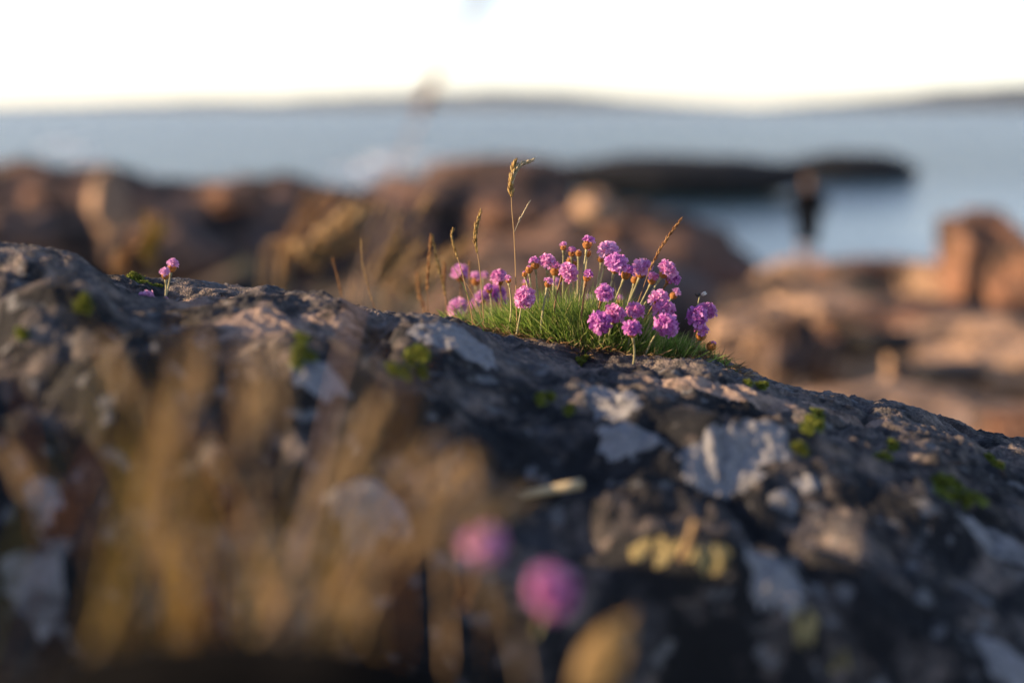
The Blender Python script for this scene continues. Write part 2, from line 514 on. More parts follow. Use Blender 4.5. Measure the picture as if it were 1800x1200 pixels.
def hit(px, py):
    dd = np.arange(0.35, 1.35, 0.002)
    u, v = (px - 900) / FPX, (600 - py) / FPX
    x = dd * u; y = dd * (CP + v * SP); z = EYE + dd * (-SP + v * CP)
    below = np.nonzero(z < surf_z(x, y))[0]
    if len(below) == 0:
        return P(px, py, 1.1), 1.1
    q = dd[below[0]]
    return P(px, py, q), q

def bump_at(px, py, sx, sy, h, d=None, p=1.0, rot=0.0):
    """a lump (or hollow) of the given half sizes in mm, where the pixel meets the bare ledge"""
    global LZ
    if d is None:
        c, _ = hit(px, py)
    else:
        c = P(px, py, d)
    dx, dy = LX - c.x, LY - c.y
    if rot:
        dx, dy = dx * math.cos(rot) + dy * math.sin(rot), -dx * math.sin(rot) + dy * math.cos(rot)
    q = (dx / (sx / 1000)) ** 2 + (dy / (sy / 1000)) ** 2
    LZ = LZ + h / 1000 * np.exp(-q ** p)

# big forms
bump_at(10, 500, 75, 85, 24, d=0.97, p=1.4)                 # shoulder at the far left
bump_at(265, 540, 34, 60, -13, d=1.03, p=1.2)               # dip right of it
bump_at(500, 590, 56, 62, 12, d=0.965, p=1.3)                 # lit hump
bump_at(395, 520, 16, 50, -6, d=1.04)                       # notch
bump_at(105, 590, 40, 45, 26, d=0.86, p=1.5)                # nearer boss
bump_at(230, 640, 45, 40, 22, d=0.80, p=1.5)
bump_at(560, 700, 60, 45, 20, d=0.84, p=1.5)                # boss left of centre
bump_at(745, 610, 55, 70, 12, d=0.98, p=1.6)                # boss with pale lichen
bump_at(660, 640, 14, 60, -14, d=0.96)
bump_at(1300, 770, 60, 50, 12, d=0.86, p=1.5)
bump_at(1000, 800, 70, 40, -10, d=0.82)
bump_at(1180, 1000, 60, 26, 16, d=0.715, p=1.4)             # lower shelf
bump_at(1480, 960, 70, 30, 16, d=0.73, p=1.4)
bump_at(1230, 1110, 34, 40, -130, d=0.66, p=1.6)            # black hollow
bump_at(940, 890, 45, 22, -22, d=0.76, p=1.3)
bump_at(300, 1200, 190, 85, -110, d=0.62, p=1.6)            # dark gap behind the grass
bump_at(700, 1250, 150, 60, -70, d=0.60, p=1.5)
for lx, ly in [(1130, 978), (1165, 966), (1205, 990), (1245, 992), (1285, 978), (1440, 975), (1480, 958), (1525, 968), (1575, 946), (1625, 932), (1662, 926), (1400, 1075), (1385, 1110), (1480, 1165),
               (1240, 755), (1275, 742), (1330, 752), (1370, 735), (690, 690), (702, 752), (715, 722), (790, 740), (1590, 830), (1640, 820), (560, 720), (620, 760), (520, 760), (480, 720), (430, 690), (640, 880), (700, 900), (590, 900)]:
    bump_at(lx, ly, 14, 15, 6.5, p=1.0)
# unseen mounds added left of the frame to shade the tuft and rock face
LZ = LZ + 0.53 * np.exp(-(((LX + 0.45) / 0.15) ** 2 + ((LY - 0.385) / 0.095) ** 2) ** 1.6)
LZ = LZ + 0.17 * np.exp(-(((LX + 0.45) / 0.15) ** 2 + ((LY - 0.585) / 0.13) ** 2) ** 1.5)
# relief at every size
amp = 0.25 + 0.75 * np.clip((LY - 0.2) / 0.3, 0, 1)
wx = LX + 0.02 * fbm(LX * 9, LY * 9, 3, 60)
wy = LY + 0.02 * fbm(LX * 9, LY * 9, 3, 70)
LZ = LZ + amp * 0.0085 * fbm(wx * 11, wy * 9, 3, 1)
LZ = LZ + amp * 0.0034 * (fbm(wx * 30, wy * 26, 3, 5))
f1, f2, cid = worley(wx * 42, wy * 34, 9)
LZ = LZ + amp * 0.0018 * (np.clip(f2 - f1, 0, 0.35) / 0.35 - 0.6) * (0.5 + cid)
f1, f2, cid = worley((wx * 0.9 + wy * 0.35) * 6.5 + 3.3, (wy * 0.9 - wx * 0.3) * 5.0 + 1.7, 23)
LZ = LZ - amp * 0.0042 * np.exp(-((f2 - f1) / 0.030) ** 2) + amp * 0.0055 * np.clip((1.02 - LY) / 0.08, 0.25, 1) * (cid - 0.5) * np.clip((f2 - f1) / 0.10, 0, 1)
f1, f2, cid = worley(wx * 135, wy * 120, 14)
LZ = LZ + 0.0015 * (np.clip(f2 - f1, 0, 0.5) * 2 - 0.5) * (0.3 + cid) * (0.6 + 0.8 * np.clip(fbm(LX * 12, LY * 12, 2, 33) + 0.4, 0, 1))
LZ = LZ + 0.0012 * fbm(LX * 230, LY * 210, 2, 40)
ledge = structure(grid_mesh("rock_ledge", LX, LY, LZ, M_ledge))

M_peat = plain_mat("dark_peat", (0.016, 0.012, 0.009), 0.95, 60)
sx_, sy_ = np.meshgrid(np.linspace(-1.6, 1.6, 120), np.linspace(-0.6, 0.56, 60))
structure(grid_mesh("soil", sx_, sy_, EYE - 0.415 + 0.012 * fbm(sx_ * 8, sy_ * 8, 4, 90), M_peat))

def patch(name, px, py, wpx, hpx, mat, thick, seed, lump=0.0):
    """a crust or cushion that follows the rock under it"""
    c, d = hit(px, py)
    gx = c.x; gy = c.y
    e = 0.012
    slope = float((surf_z(gx, gy + e) - surf_z(gx, gy - e)) / (2 * e))
    view = math.atan2(EYE - c.z, c.y)
    app = max(0.22, math.sin(view + math.atan(slope)))
    rx = wpx / 2 * d / FPX
    ry = min(hpx / 2 * d / FPX / app, rx * 2.2)
    nr, na_ = (30, 90) if wpx > 50 else (12, 36)
    vs, fs = [(gx, gy)], []
    an = np.linspace(0, 2 * np.pi, na_, endpoint=False)
    edge = 1 + 0.36 * fbm(np.cos(an) * 1.2 + seed * 7.1, np.sin(an) * 1.2 + seed * 3.7, 4, 51, 0.45)
    pts = [(gx, gy, 0.0)]
    for r in range(1, nr + 1):
        q = r / nr
        for k_ in range(na_):
            pts.append((gx + rx * q * edge[k_] * math.cos(an[k_]), gy + ry * q * edge[k_] * math.sin(an[k_]), q))
    pts = np.array(pts)
    z = surf_z(pts[:, 0], pts[:, 1])
    prof = np.sqrt(np.clip(1 - pts[:, 2] ** 4, 0, 1))
    z = z + thick * prof - 0.0012 * (1 - prof)
    if lump:
        f1_, f2_, ci = worley(pts[:, 0] * 190, pts[:, 1] * 150, 77)
        z = z + lump * (1 - f1_) * prof * (0.4 + ci)
    for k_ in range(na_):
        fs.append((0, 1 + k_, 1 + (k_ + 1) % na_))
    for r in range(nr - 1):
        a = 1 + r * na_
        for k_ in range(na_):
            k2 = (k_ + 1) % na_
            fs.append((a + k_, a + na_ + k_, a + na_ + k2, a + k2))
    return link_mesh(name, np.column_stack([pts[:, 0], pts[:, 1], z]), fs, mat, ledge)

for i, (a, b_, c_, d_) in enumerate([(800, 594, 150, 60), (1265, 835, 170, 120), (1350, 770, 110, 80), (1362, 1003, 120, 95), (1745, 958, 120, 75),
                                     (1765, 1160, 120, 90), (75, 875, 80, 60), (60, 1040, 110, 60), (1420, 855, 40, 35), (1375, 880, 60, 40),
                                     (560, 668, 120, 50), (640, 890, 150, 110), (1075, 705, 110, 45), (1110, 765, 120, 60)]):
    patch("lichen_and_lit_patch", a, b_, c_, d_, M_lichen, 0.0009, i + 1)
rnd = random.Random(3)
for i, (a, b_, c_, d_) in enumerate([(1150, 972, 100, 30), (1245, 988, 90, 30), (1400, 1095, 60, 50), (1480, 1170, 40, 24)]):  # sunlit tops of the lumps painted as tan patches
    for k_ in range(5):
        patch("lichen_and_lit_patch", a + rnd.uniform(-.5, .5) * c_, b_ + rnd.uniform(-.5, .5) * d_, c_ * rnd.uniform(.2, .42), d_ * rnd.uniform(.35, .7), M_lit_tan, 0.0005, i * 7 + k_ + 40, 0.0006)
for i, q in enumerate([(350, 530, 150, 70), (470, 572, 190, 90), (590, 560, 120, 40), (1300, 690, 200, 26), (1180, 668, 160, 20), (1500, 735, 160, 26)]):  # pale pink patches put sunlight into the colour of the crest
    patch('sunlit_granite_patch', *q, M_sunlit, 0.0006, i + 80, 0.0008)

def moss(px, py, wpx, hpx, seed):
    m_ = patch("moss_cushion", px, py, wpx, hpx, M_moss, 0.001, seed, 0.0014)
    me = m_.data
    mb = MB()
    vs = [v.co.copy() for v in me.vertices]
    rnd = random.Random(seed)
    for _ in range(260):
        v = rnd.choice(vs[: int(len(vs) * 0.85)])
        dv = Vector((rnd.gauss(0, 0.5), rnd.gauss(0, 0.5) - 0.2, 1))
        mb.blade(v + Vector((rnd.gauss(0, 0.001), rnd.gauss(0, 0.001), -0.0005)), dv, rnd.uniform(0.0012, 0.0028), 0.0011, (0, 0, -0.3), 2)
    o = mb.build("moss_shoots", M_moss, m_)
    o['kind'] = 'stuff'
def moss_cluster(px, py, wpx, hpx, seed):
    rnd = random.Random(seed * 13)
    k_n = 1 if wpx < 26 else (3 if wpx < 50 else 6)
    for k_ in range(k_n):
        f = 0.8 if k_n == 1 else rnd.uniform(0.20, 0.48)
        moss(px + (k_n > 1) * rnd.uniform(-.42, .42) * wpx, py + (k_n > 1) * rnd.uniform(-.42, .42) * hpx, wpx * f, hpx * f, seed * 5 + k_)
for i, q in enumerate([(148, 530, 48, 48), (545, 605, 60, 90), (712, 640, 80, 60), (1690, 868, 84, 52), (1410, 797, 40, 28), (1430, 745, 60, 36), (1556, 800, 46, 34),
                       (958, 705, 30, 26), (1000, 722, 24, 20), (1025, 634, 30, 12), (1330, 680, 40, 14), (250, 487, 60, 16), (45, 592, 26, 28), (1740, 810, 40, 24)]):
    moss_cluster(*q, i + 5)

# ------------------------------------------------------------------ boulders, banks and islets behind
def boulder(name, px, py, hw, hh, d, mat, label, cat, seed, deep=1.0, rough=0.22, blocky=0.0, group=None, sub=5, tilt=0.0, freq=1.3):
    c = P(px, py, d)
    sx, sz = hw * d / FPX, hh * d / FPX
    sy = sx * deep
    bm = bmesh.new()
    bmesh.ops.create_icosphere(bm, subdivisions=sub, radius=1.0)
    off = Vector((seed * 3.17, seed * 1.73, seed * 2.91))
    rm = Matrix.Rotation(tilt, 3, 'Y')
    rot3 = Matrix.Rotation(seed * 0.71, 3, 'Z') @ Matrix.Rotation(0.35 * math.sin(seed * 2.3), 3, 'X')
    for v in bm.verts:
        n = v.co.normalized()
        if blocky:
            n = (rot3 @ n); m_ = max(abs(n.x), abs(n.y), abs(n.z) * 1.15); n = rot3.inverted() @ (n * (1 - blocky + blocky / m_ * 0.85))
        r = 1 + rough * mnoise.fractal(n * freq + off, 0.9, 2.1, 5) 
        r += 0.05 * mnoise.fractal(n * 6 + off, 0.8, 2.1, 4)
        cell = mnoise.voronoi(n * freq * 1.5 + off)[0]
        r += rough * 0.7 * (min(cell[1] - cell[0], 0.35) - 0.2)
        q = rm @ (n * r)
        v.co = Vector((q.x * sx, q.y * sy, q.z * sz))
    me = bpy.data.meshes.new(name)
    bm.to_mesh(me); bm.free()
    me.polygons.foreach_set("use_smooth", [True] * len(me.polygons))
    me.materials.append(mat)
    o = bpy.data.objects.new(name, me)
    col.objects.link(o)
    o.location = c
    return tag(o, label, cat, group)

G1 = "rocks of the bank on the left"
boulder("rock_outcrop", 60, 420, 330, 132, 30, M_bank, "long low brown outcrop along the water at the far left edge", "rock", 1, 0.7, group=G1)
boulder("rock_outcrop", 470, 440, 300, 130, 32, M_bank, "brown outcrop behind the pale blurred grass plumes", "rock", 2, 0.7, group=G1)
boulder("rock_outcrop", 830, 420, 260, 108, 36, M_bank, "brown outcrop behind the tall single grass stalk", "rock", 3, 0.7, group=G1)
boulder("rock_outcrop", 1060, 500, 260, 130, 30, M_bank, "dark outcrop sloping down to the inlet behind the thrift flowers", "rock", 4, 0.8, group=G1, tilt=0.16)
boulder("rock_outcrop", 1000, 540, 260, 110, 14, M_bank, "dark low outcrop directly behind the flower cushion", "rock", 5, 0.8, group=G1, rough=0.15)
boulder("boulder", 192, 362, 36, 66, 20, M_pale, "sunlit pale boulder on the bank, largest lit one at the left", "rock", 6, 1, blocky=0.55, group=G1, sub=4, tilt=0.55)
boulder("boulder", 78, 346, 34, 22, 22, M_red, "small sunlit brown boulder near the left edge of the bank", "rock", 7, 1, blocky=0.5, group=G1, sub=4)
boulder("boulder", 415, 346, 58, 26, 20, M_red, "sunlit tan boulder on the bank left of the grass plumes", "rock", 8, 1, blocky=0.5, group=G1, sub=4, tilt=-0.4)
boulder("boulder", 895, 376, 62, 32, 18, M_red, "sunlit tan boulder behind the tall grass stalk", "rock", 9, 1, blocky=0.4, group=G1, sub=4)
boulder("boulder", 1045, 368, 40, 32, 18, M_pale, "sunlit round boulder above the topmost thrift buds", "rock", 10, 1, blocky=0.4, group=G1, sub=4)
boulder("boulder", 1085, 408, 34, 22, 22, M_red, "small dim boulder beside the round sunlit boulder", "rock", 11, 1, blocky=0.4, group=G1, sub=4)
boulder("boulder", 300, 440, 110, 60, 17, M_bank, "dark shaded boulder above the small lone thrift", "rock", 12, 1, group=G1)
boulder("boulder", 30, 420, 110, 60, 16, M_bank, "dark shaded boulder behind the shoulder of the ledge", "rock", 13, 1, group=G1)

G2 = "rocks of the shore on the right"
boulder("rock_outcrop", 1412, 522, 96, 60, 27.4, M_pale, "sunlit pale rock by the water with the person on it", "rock", 21, 0.8, 0.12, group=G2)
boulder("rock_outcrop", 1545, 500, 112, 58, 22, M_red, "dark reddish flat topped rock right of the person", "rock", 22, 0.9, 0.12, 0.8, group=G2)
boulder("boulder", 1640, 505, 58, 52, 17, M_pale, "sunlit orange rock face left of the tall red boulder", "rock", 23, 0.9, 0.15, 0.8, group=G2)
boulder("boulder", 1722, 460, 72, 88, 14, M_red, "tall upright red boulder at the right edge", "rock", 24, 0.9, 0.18, 0.8, group=G2)
boulder("boulder", 1805, 490, 70, 66, 12.5, M_red, "dark red boulder leaning in front of the tall red boulder", "rock", 25, 0.9, 0.18, 0.8, group=G2)
boulder("boulder", 1455, 552, 100, 42, 10.5, M_pale, "pale pinkish sunlit slab below the person's rock", "rock", 26, 1.0, 0.14, 0.75, group=G2)
boulder("boulder", 1335, 610, 92, 78, 6.5, M_pale, "brown boulder sunlit on its left and dark on its right, beside the last flowers", "rock", 27, 1.0, 0.2, 0.75, group=G2)
boulder("boulder", 1480, 645, 60, 60, 6.6, M_pale, "narrow sunlit boulder right of the half dark boulder", "rock", 28, 1.0, 0.2, 0.75, group=G2)
boulder("rock_slab", 1700, 650, 160, 80, 7.0, M_pale, "broad sunlit tan slab sloping up to the right edge", "rock", 29, 1.0, 0.16, 0.75, group=G2, tilt=-0.2)
boulder("rock_slab", 1600, 770, 250, 84, 5.0, M_pale, "broad sunlit slab lying just behind the ledge at lower right", "rock", 30, 0.8, 0.14, 0.75, group=G2)
boulder("boulder", 1800, 770, 90, 60, 4.4, M_red, "orange sunlit boulder at the right edge touching the ledge line", "rock", 31, 0.9, 0.16, 0.75, group=G2)
boulder("rock_outcrop", 1620, 580, 150, 50, 9.5, M_red, "shaded reddish rock shelf below the red boulder", "rock", 32, 0.8, 0.18, 0.75, group=G2)

boulder("boulder", 1388, 606, 50, 58, 6.1, M_bank, "added dark boulder standing in for the shaded right side of the half lit boulder", "rock", 33, 0.9, 0.18, 0.5, group=G2)  # shaded flank of the neighbouring boulder, added as a darker rock
boulder("boulder", 1545, 600, 62, 24, 6.4, M_wet_shade, "low added rock painted black as the shadow between the pale sunlit slabs", "rock", 34, 0.7, 0.18, 0.4, group=G2)  # shadow in the slab gap, built as a near-black rock
boulder("boulder", 1672, 656, 62, 14, 5.6, M_wet_shade, "thin added rock painted black as the shadow across the broad tan slab at right", "rock", 35, 0.5, 0.18, 0.4, group=G2)  # shadow line on the slab, painted by another near-black rock
boulder("rock_islet", 1192, 312, 234, 40, 92, M_wet_shade, "long black rock islet lying in the water", "islet", 41, 0.35, 0.12, group="black islets in the bay")
boulder("rock_islet", 1492, 303, 122, 34, 112, M_wet_shade, "small black rock islet at the right end of the long one", "islet", 42, 0.35, 0.10, group="black islets in the bay")
boulder("rock_outcrop", 880, 306, 135, 32, 80, M_bank, "brown rocky point running out to the black islets", "rock", 43, 0.4, 0.12)

# breaking water left of the rocky point
mb = MB()
for px, py, wpx, n_ in ((690, 283, 130, 5), (620, 296, 80, 4), (150, 262, 150, 3)):
    for k_ in range(n_):
        d = EYE * FPX / (py + random.uniform(-12, 10) - 192)
        cx = (px + random.uniform(-wpx, wpx) * 0.4 - 900) / FPX * d
        L = wpx / FPX * d * random.uniform(0.3, 0.6)
        pts = 18
        top, bot = [], []
        for i in range(pts + 1):
            q = i / pts
            wv = 1.6 * math.sin(math.pi * q) * (0.5 + random.random())
            top.append((cx + (q - 0.5) * L, d + wv + math.sin(q * 7 + k_), 0.06 + 0.25 * math.sin(math.pi * q) * random.random()))
            bot.append((cx + (q - 0.5) * L, d - wv * 1.3 + math.sin(q * 7 + k_), 0.03))
        mb.add(top + bot, [(i, i + 1, pts + 2 + i, pts + 1 + i) for i in range(pts)])
fo = mb.build("foam", M_foam)
fo['kind'] = 'stuff'

# ------------------------------------------------------------------ person on the rock
def make_person():
    base = P(1418, 464, 28.2)
    rock = [o for o in col.objects if "with the person on it" in o.get('label', '')][0]
    near_v = [(rock.location + v.co) for v in rock.data.vertices if (rock.location + v.co - base).xy.length < 0.30 and v.co.z > 0]
    rock.location.z += base.z + 0.02 - max(v.z for v in near_v)
    root = thing("person", "person in dark clothes standing on the rocks by the water", "person", base)
    H = 1.72
    def skin(name, verts, edges, rad, mat, root_i=0):
        me = bpy.data.meshes.new(name)
        me.from_pydata(verts, edges, [])
        o = bpy.data.objects.new(name, me)
        col.objects.link(o)
        o.parent = root
        sk = o.modifiers.new("skin", 'SKIN')
        for i, r in enumerate(rad):
            me.skin_vertices[0].data[i].radius = r if isinstance(r, tuple) else (r, r)
        me.skin_vertices[0].data[root_i].use_root = True
        sb = o.modifiers.new("sub", 'SUBSURF'); sb.levels = 2; sb.render_levels = 2
        me.materials.append(mat)
        return o
    # body in one surface: pelvis, spine, neck, head, arms, legs (facing the water, away and a little left)
    V = [(0, 0, 0.92), (0, 0, 1.12), (0, 0.01, 1.32), (0, 0.01, 1.43), (0, 0.0, 1.50), (-0.01, 0.02, 1.58), (-0.01, 0.02, 1.66),
         (-0.17, 0, 1.39), (-0.34, -0.05, 1.17), (-0.20, 0.08, 1.06), (-0.12, 0.15, 1.05),
         (0.17, 0, 1.39), (0.35, -0.05, 1.16), (0.21, 0.08, 1.04), (0.13, 0.15, 1.03),
         (-0.09, 0, 0.86), (-0.10, -0.01, 0.49), (-0.10, 0, 0.09), (-0.11, 0.13, 0.04),
         (0.09, 0, 0.86), (0.10, 0.03, 0.49), (0.11, 0.0, 0.09), (0.12, 0.13, 0.04)]
    E = [(0, 1), (1, 2), (2, 3), (3, 4), (4, 5), (5, 6), (2, 7), (7, 8), (8, 9), (9, 10), (2, 11), (11, 12), (12, 13), (13, 14),
         (0, 15), (15, 16), (16, 17), (17, 18), (0, 19), (19, 20), (20, 21), (21, 22)]
    Rr = [(0.15, 0.11), (0.14, 0.10), (0.16, 0.11), (0.08, 0.07), 0.055, 0.085, 0.08, 0.06, 0.045, 0.035, 0.035, 0.06, 0.045, 0.035, 0.035,
          0.085, 0.06, 0.045, 0.035, 0.085, 0.06, 0.045, 0.035]
    skin("body", V, E, Rr, M_skin)
    # jacket: torso and sleeves, a little larger
    V2 = [(0, 0, 0.78), (0, 0, 0.95), (0, 0, 1.12), (0, 0.01, 1.32), (0, 0.01, 1.45),
          (-0.17, 0, 1.39), (-0.34, -0.05, 1.17), (-0.21, 0.07, 1.065), (0.17, 0, 1.39), (0.35, -0.05, 1.16), (0.22, 0.07, 1.045)]
    E2 = [(0, 1), (1, 2), (2, 3), (3, 4), (3, 5), (5, 6), (6, 7), (3, 8), (8, 9), (9, 10)]
    skin("jacket", V2, E2, [(0.23, 0.18), (0.25, 0.19), (0.24, 0.18), (0.25, 0.17), (0.10, 0.09), 0.105, 0.085, 0.07, 0.105, 0.085, 0.07], M_cloth, 1)
    V3 = [(0, 0, 0.88), (-0.10, 0, 0.84), (-0.10, -0.01, 0.49), (-0.10, 0, 0.38), (0.10, 0, 0.84), (0.10, 0.03, 0.49), (0.11, 0.02, 0.38)]
    skin("shorts", V3, [(0, 1), (1, 2), (2, 3), (0, 4), (4, 5), (5, 6)], [(0.18, 0.16), 0.145, 0.125, 0.11, 0.145, 0.125, 0.11], M_cloth)
    # hair cap
    bm = bmesh.new()
    bmesh.ops.create_uvsphere(bm, u_segments=20, v_segments=14, radius=1)
    for v in bm.verts:
        q = v.co.copy()
        f = 1.0 + 0.05 * mnoise.noise(q * 4)
        v.co = Vector((-0.01 + q.x * 0.098 * f, 0.0 + q.y * 0.11 * f, 1.64 + q.z * (0.10 if q.z > 0 else 0.15) * f))
    bmesh.ops.delete(bm, geom=[v for v in bm.verts if v.co.y > 0.055 and v.co.z < 1.67], context='VERTS')
    me = bpy.data.meshes.new("hair"); bm.to_mesh(me); bm.free()
    me.polygons.foreach_set("use_smooth", [True] * len(me.polygons))
    me.materials.append(M_hair)
    o = bpy.data.objects.new("hair", me); col.objects.link(o); o.parent = root
    for s_ in (-1, 1):
        skin("shoe", [(s_ * 0.105, -0.05, 0.05), (s_ * 0.11, 0.06, 0.045), (s_ * 0.115, 0.18, 0.035)], [(0, 1), (1, 2)], [0.055, 0.055, 0.04], M_shoe)
make_person()

# ------------------------------------------------------------------ thrift flowers
def make_floret(seed, mat, name="floret"):
    """five notched petals on a short tube, unit radius, opening along +Z"""
    rnd = random.Random(seed)
    vs, fs = [], []
    for k_ in range(5):
        a0 = 2 * math.pi * k_ / 5 + rnd.uniform(-0.12, 0.12)
        lift = rnd.uniform(-0.2, 0.25)
        sc_ = rnd.uniform(0.88, 1.1)
        prof = [(0.05, 0.0, 0.05), (0.26, 0.36, 0.16), (0.62, 0.66 + lift * 0.5, 0.33), (0.98, 0.74 + lift, 0.30)]
        b0 = len(vs)
        for i, (r, h, wd) in enumerate(prof):
            for j in (-1, 0, 1):
                rr = r * sc_ - (0.08 if (i == 3 and j == 0) else 0.0) - 0.06 * abs(j) * (i == 3)
                hh = h + (0.07 * (1 - abs(j)) if i in (1, 2) else 0) * -1 + rnd.uniform(-0.03, 0.03)
                x, y = rr, j * wd
                vs.append((x * math.cos(a0) - y * math.sin(a0), x * math.sin(a0) + y * math.cos(a0), hh))
        for i in range(3):
            for j in range(2):
                q = b0 + i * 3 + j
                fs.append((q, q + 1, q + 4, q + 3))
    return vs, fs

FLORETS = {}
for key, mat in (("n", M_petal), ("p", M_petal_pale), ("k", M_petal_pink)):
    for s_ in range(4):
        vs, fs = make_floret(s_ + 3, mat)
        me = bpy.data.meshes.new("floret")
        me.from_pydata(vs, [], fs)
        me.polygons.foreach_set("use_smooth", [True] * len(me.polygons))
        me.materials.append(mat)
        FLORETS[key, s_] = (vs, fs, me)

def frame_of(axis):
    z = Vector(axis).normalized()
    x = z.cross(Vector((0.13, 0.97, 0.21))).normalized()
    y = z.cross(x)
    return Matrix((x, y, z)).transposed()

def flower(plant, px, py, d, rpx, axis, kind, base, mat='n', single=False, red=False, seed=0, label=None):
    """part flower_stalk > bract_cup and petals (or single florets) as sub-parts"""
    rnd = random.Random(seed * 31 + int(px) * 7 + int(py))
    C = P(px, py, d)
    r = rpx * d / FPX
    if mat == 'n' and rnd.random() < 0.5:
        mat = 'k'
    flat = rnd.uniform(0.66, 0.95)
    lop = Vector((rnd.gauss(0, 1), rnd.gauss(0, 1), 0)).normalized()
    lopk = rnd.uniform(0.0, 0.28)
    ax = Vector(axis).normalized()
    org = plant.location
    bottom = C - ax * r * 0.80
    base = Vector(base)
    mid = base.lerp(bottom, 0.55)
    mid.z = base.z + (bottom.z - base.z) * 0.62
    mid += -ax * (bottom - base).length * 0.22 + Vector((rnd.gauss(0, 0.002), rnd.gauss(0, 0.002), 0))
    pts = bez(base, mid, bottom, 9)
    rad = 0.00072
    mb = MB()
    mb.tube(pts + [C - ax * r * 0.6], [rad * (1.15 - 0.02 * i) for i in range(len(pts))] + [rad * 1.3], 6)
    # papery sheath under the head
    sh = (bottom - pts[-2]).normalized()
    mb.tube([bottom - sh * r * 0.9, bottom - sh * r * 0.3, bottom + sh * r * 0.1], [rad * 1.1, rad * 1.7, rad * 1.5], 6)
    st = mb.build("flower_stalk", M_stalk_red if red else M_stalk, plant, org)
    if label:
        st['label'] = label
    F = frame_of(ax)
    # bracts
    cb = MB()
    br = r * {'full': 0.50, 'open': 0.58, 'bud': 0.78}[kind]
    cc = C - ax * r * {'full': 0.42, 'open': 0.30, 'bud': 0.10}[kind]
    for ring, (n_, t0, t1, k0) in enumerate(((6, 2.95, 1.55, 1.0), (6, 2.75, 1.15, 0.94), (5, 2.4, {'full': 1.1, 'open': 0.9, 'bud': 0.45}[kind], 0.88))):
        for k_ in range(n_):
            a0 = 2 * math.pi * (k_ + 0.5 * ring) / n_ + rnd.uniform(-0.15, 0.15)
            vs, fs = [], []
            for i in range(5):
                th = t0 + (t1 - t0) * i / 4
                wd = [0.35, 0.62, 0.66, 0.48, 0.06][i]
                for j in (-1, 0, 1):
                    an = a0 + j * wd
                    rr = br * k0 * (1 + (0.05 if j == 0 else 0)) * rnd.uniform(0.97, 1.03)
                    vs.append(cc + F @ Vector((math.sin(th) * math.cos(an), math.sin(th) * math.sin(an), math.cos(th) * 1.15)) * rr)
            for i in range(4):
                for j in range(2):
                    q = i * 3 + j
                    fs.append((q, q + 1, q + 4, q + 3))
            cb.add(vs, fs)
    cb.build("bract_cup", M_bract, st, org)
    # florets
    n_, tmax = {'full': (24, 1.72 if ax.z > 0.6 else 1.95), 'open': (12, 1.05), 'bud': (4, 0.45)}[kind]
    pb = MB()
    ph = rnd.uniform(0, 6.28)
    for i in range(n_):
        ct = 1 - (1 - math.cos(tmax)) * (i + 0.5) / n_
        stt = math.sqrt(max(0, 1 - ct * ct))
        an = ph + i * 2.39996 + rnd.uniform(-0.25, 0.25)
        lf_ = 1 + lopk * (math.cos(an) * lop.x + math.sin(an) * lop.y) * stt
        dv = (F @ Vector((stt * math.cos(an), stt * math.sin(an), ct)) + Vector((rnd.gauss(0, .16), rnd.gauss(0, .16), rnd.gauss(0, .16)))).normalized()
        if kind == 'full':
            org_f, s_ = C - ax * r * 0.12 + (dv - ax * dv.dot(ax) * (1 - flat)) * r * 0.40 * lf_ * rnd.uniform(0.7, 1.3), r * rnd.uniform(0.46, 0.62)
        elif kind == 'open':
            org_f, s_ = C - ax * r * 0.02 + dv * r * 0.32 * rnd.uniform(0.8, 1.25), r * rnd.uniform(0.42, 0.56)
        else:
            org_f, s_ = C + ax * r * 0.1 + dv * r * 0.4, r * rnd.uniform(0.22, 0.34)
        Ff = frame_of(dv) @ Matrix.Rotation(rnd.uniform(0, 6.28), 3, 'Z')
        var = rnd.randrange(4)
        if single:
            o = bpy.data.objects.new("floret", FLORETS[mat, var][2])
            col.objects.link(o)
            o.parent = st
            o.matrix_local = Matrix.Translation(org_f - org) @ (Ff.to_4x4() @ Matrix.Scale(s_, 4))
        else:
            vs, fs, _ = FLORETS[mat, var]
            pb.add([org_f + Ff @ (Vector(v) * s_) for v in vs], fs)
    if not single:
        pb.build("petals", {'n': M_petal, 'p': M_petal_pale, 'k': M_petal_pink}[mat], st, org)
    return st

def on_ledge(px, py, d, sink=0.004):
    p = P(px, py, d)
    p.z = float(surf_z(p.x, p.y)) - sink
    return p

def c1(x, y):                      # read off an enlargement of the cushion
    return 720 + x / 3, 260 + y / 3

main = thing("thrift_plant", "largest cushion of purple pink thrift with dense green needle leaves on the ledge", "flower", on_ledge(1060, 600, 1.13), "thrift plants in flower")
rear = thing("thrift_plant", "softly blurred thrift behind the crest at the left end of the large cushion", "flower", on_ledge(830, 570, 1.26), "thrift plants in flower")
edge = thing("thrift_plant", "small thrift at the right end of the cushion with one withered white head", "flower", on_ledge(1230, 630, 1.11), "thrift plants in flower")

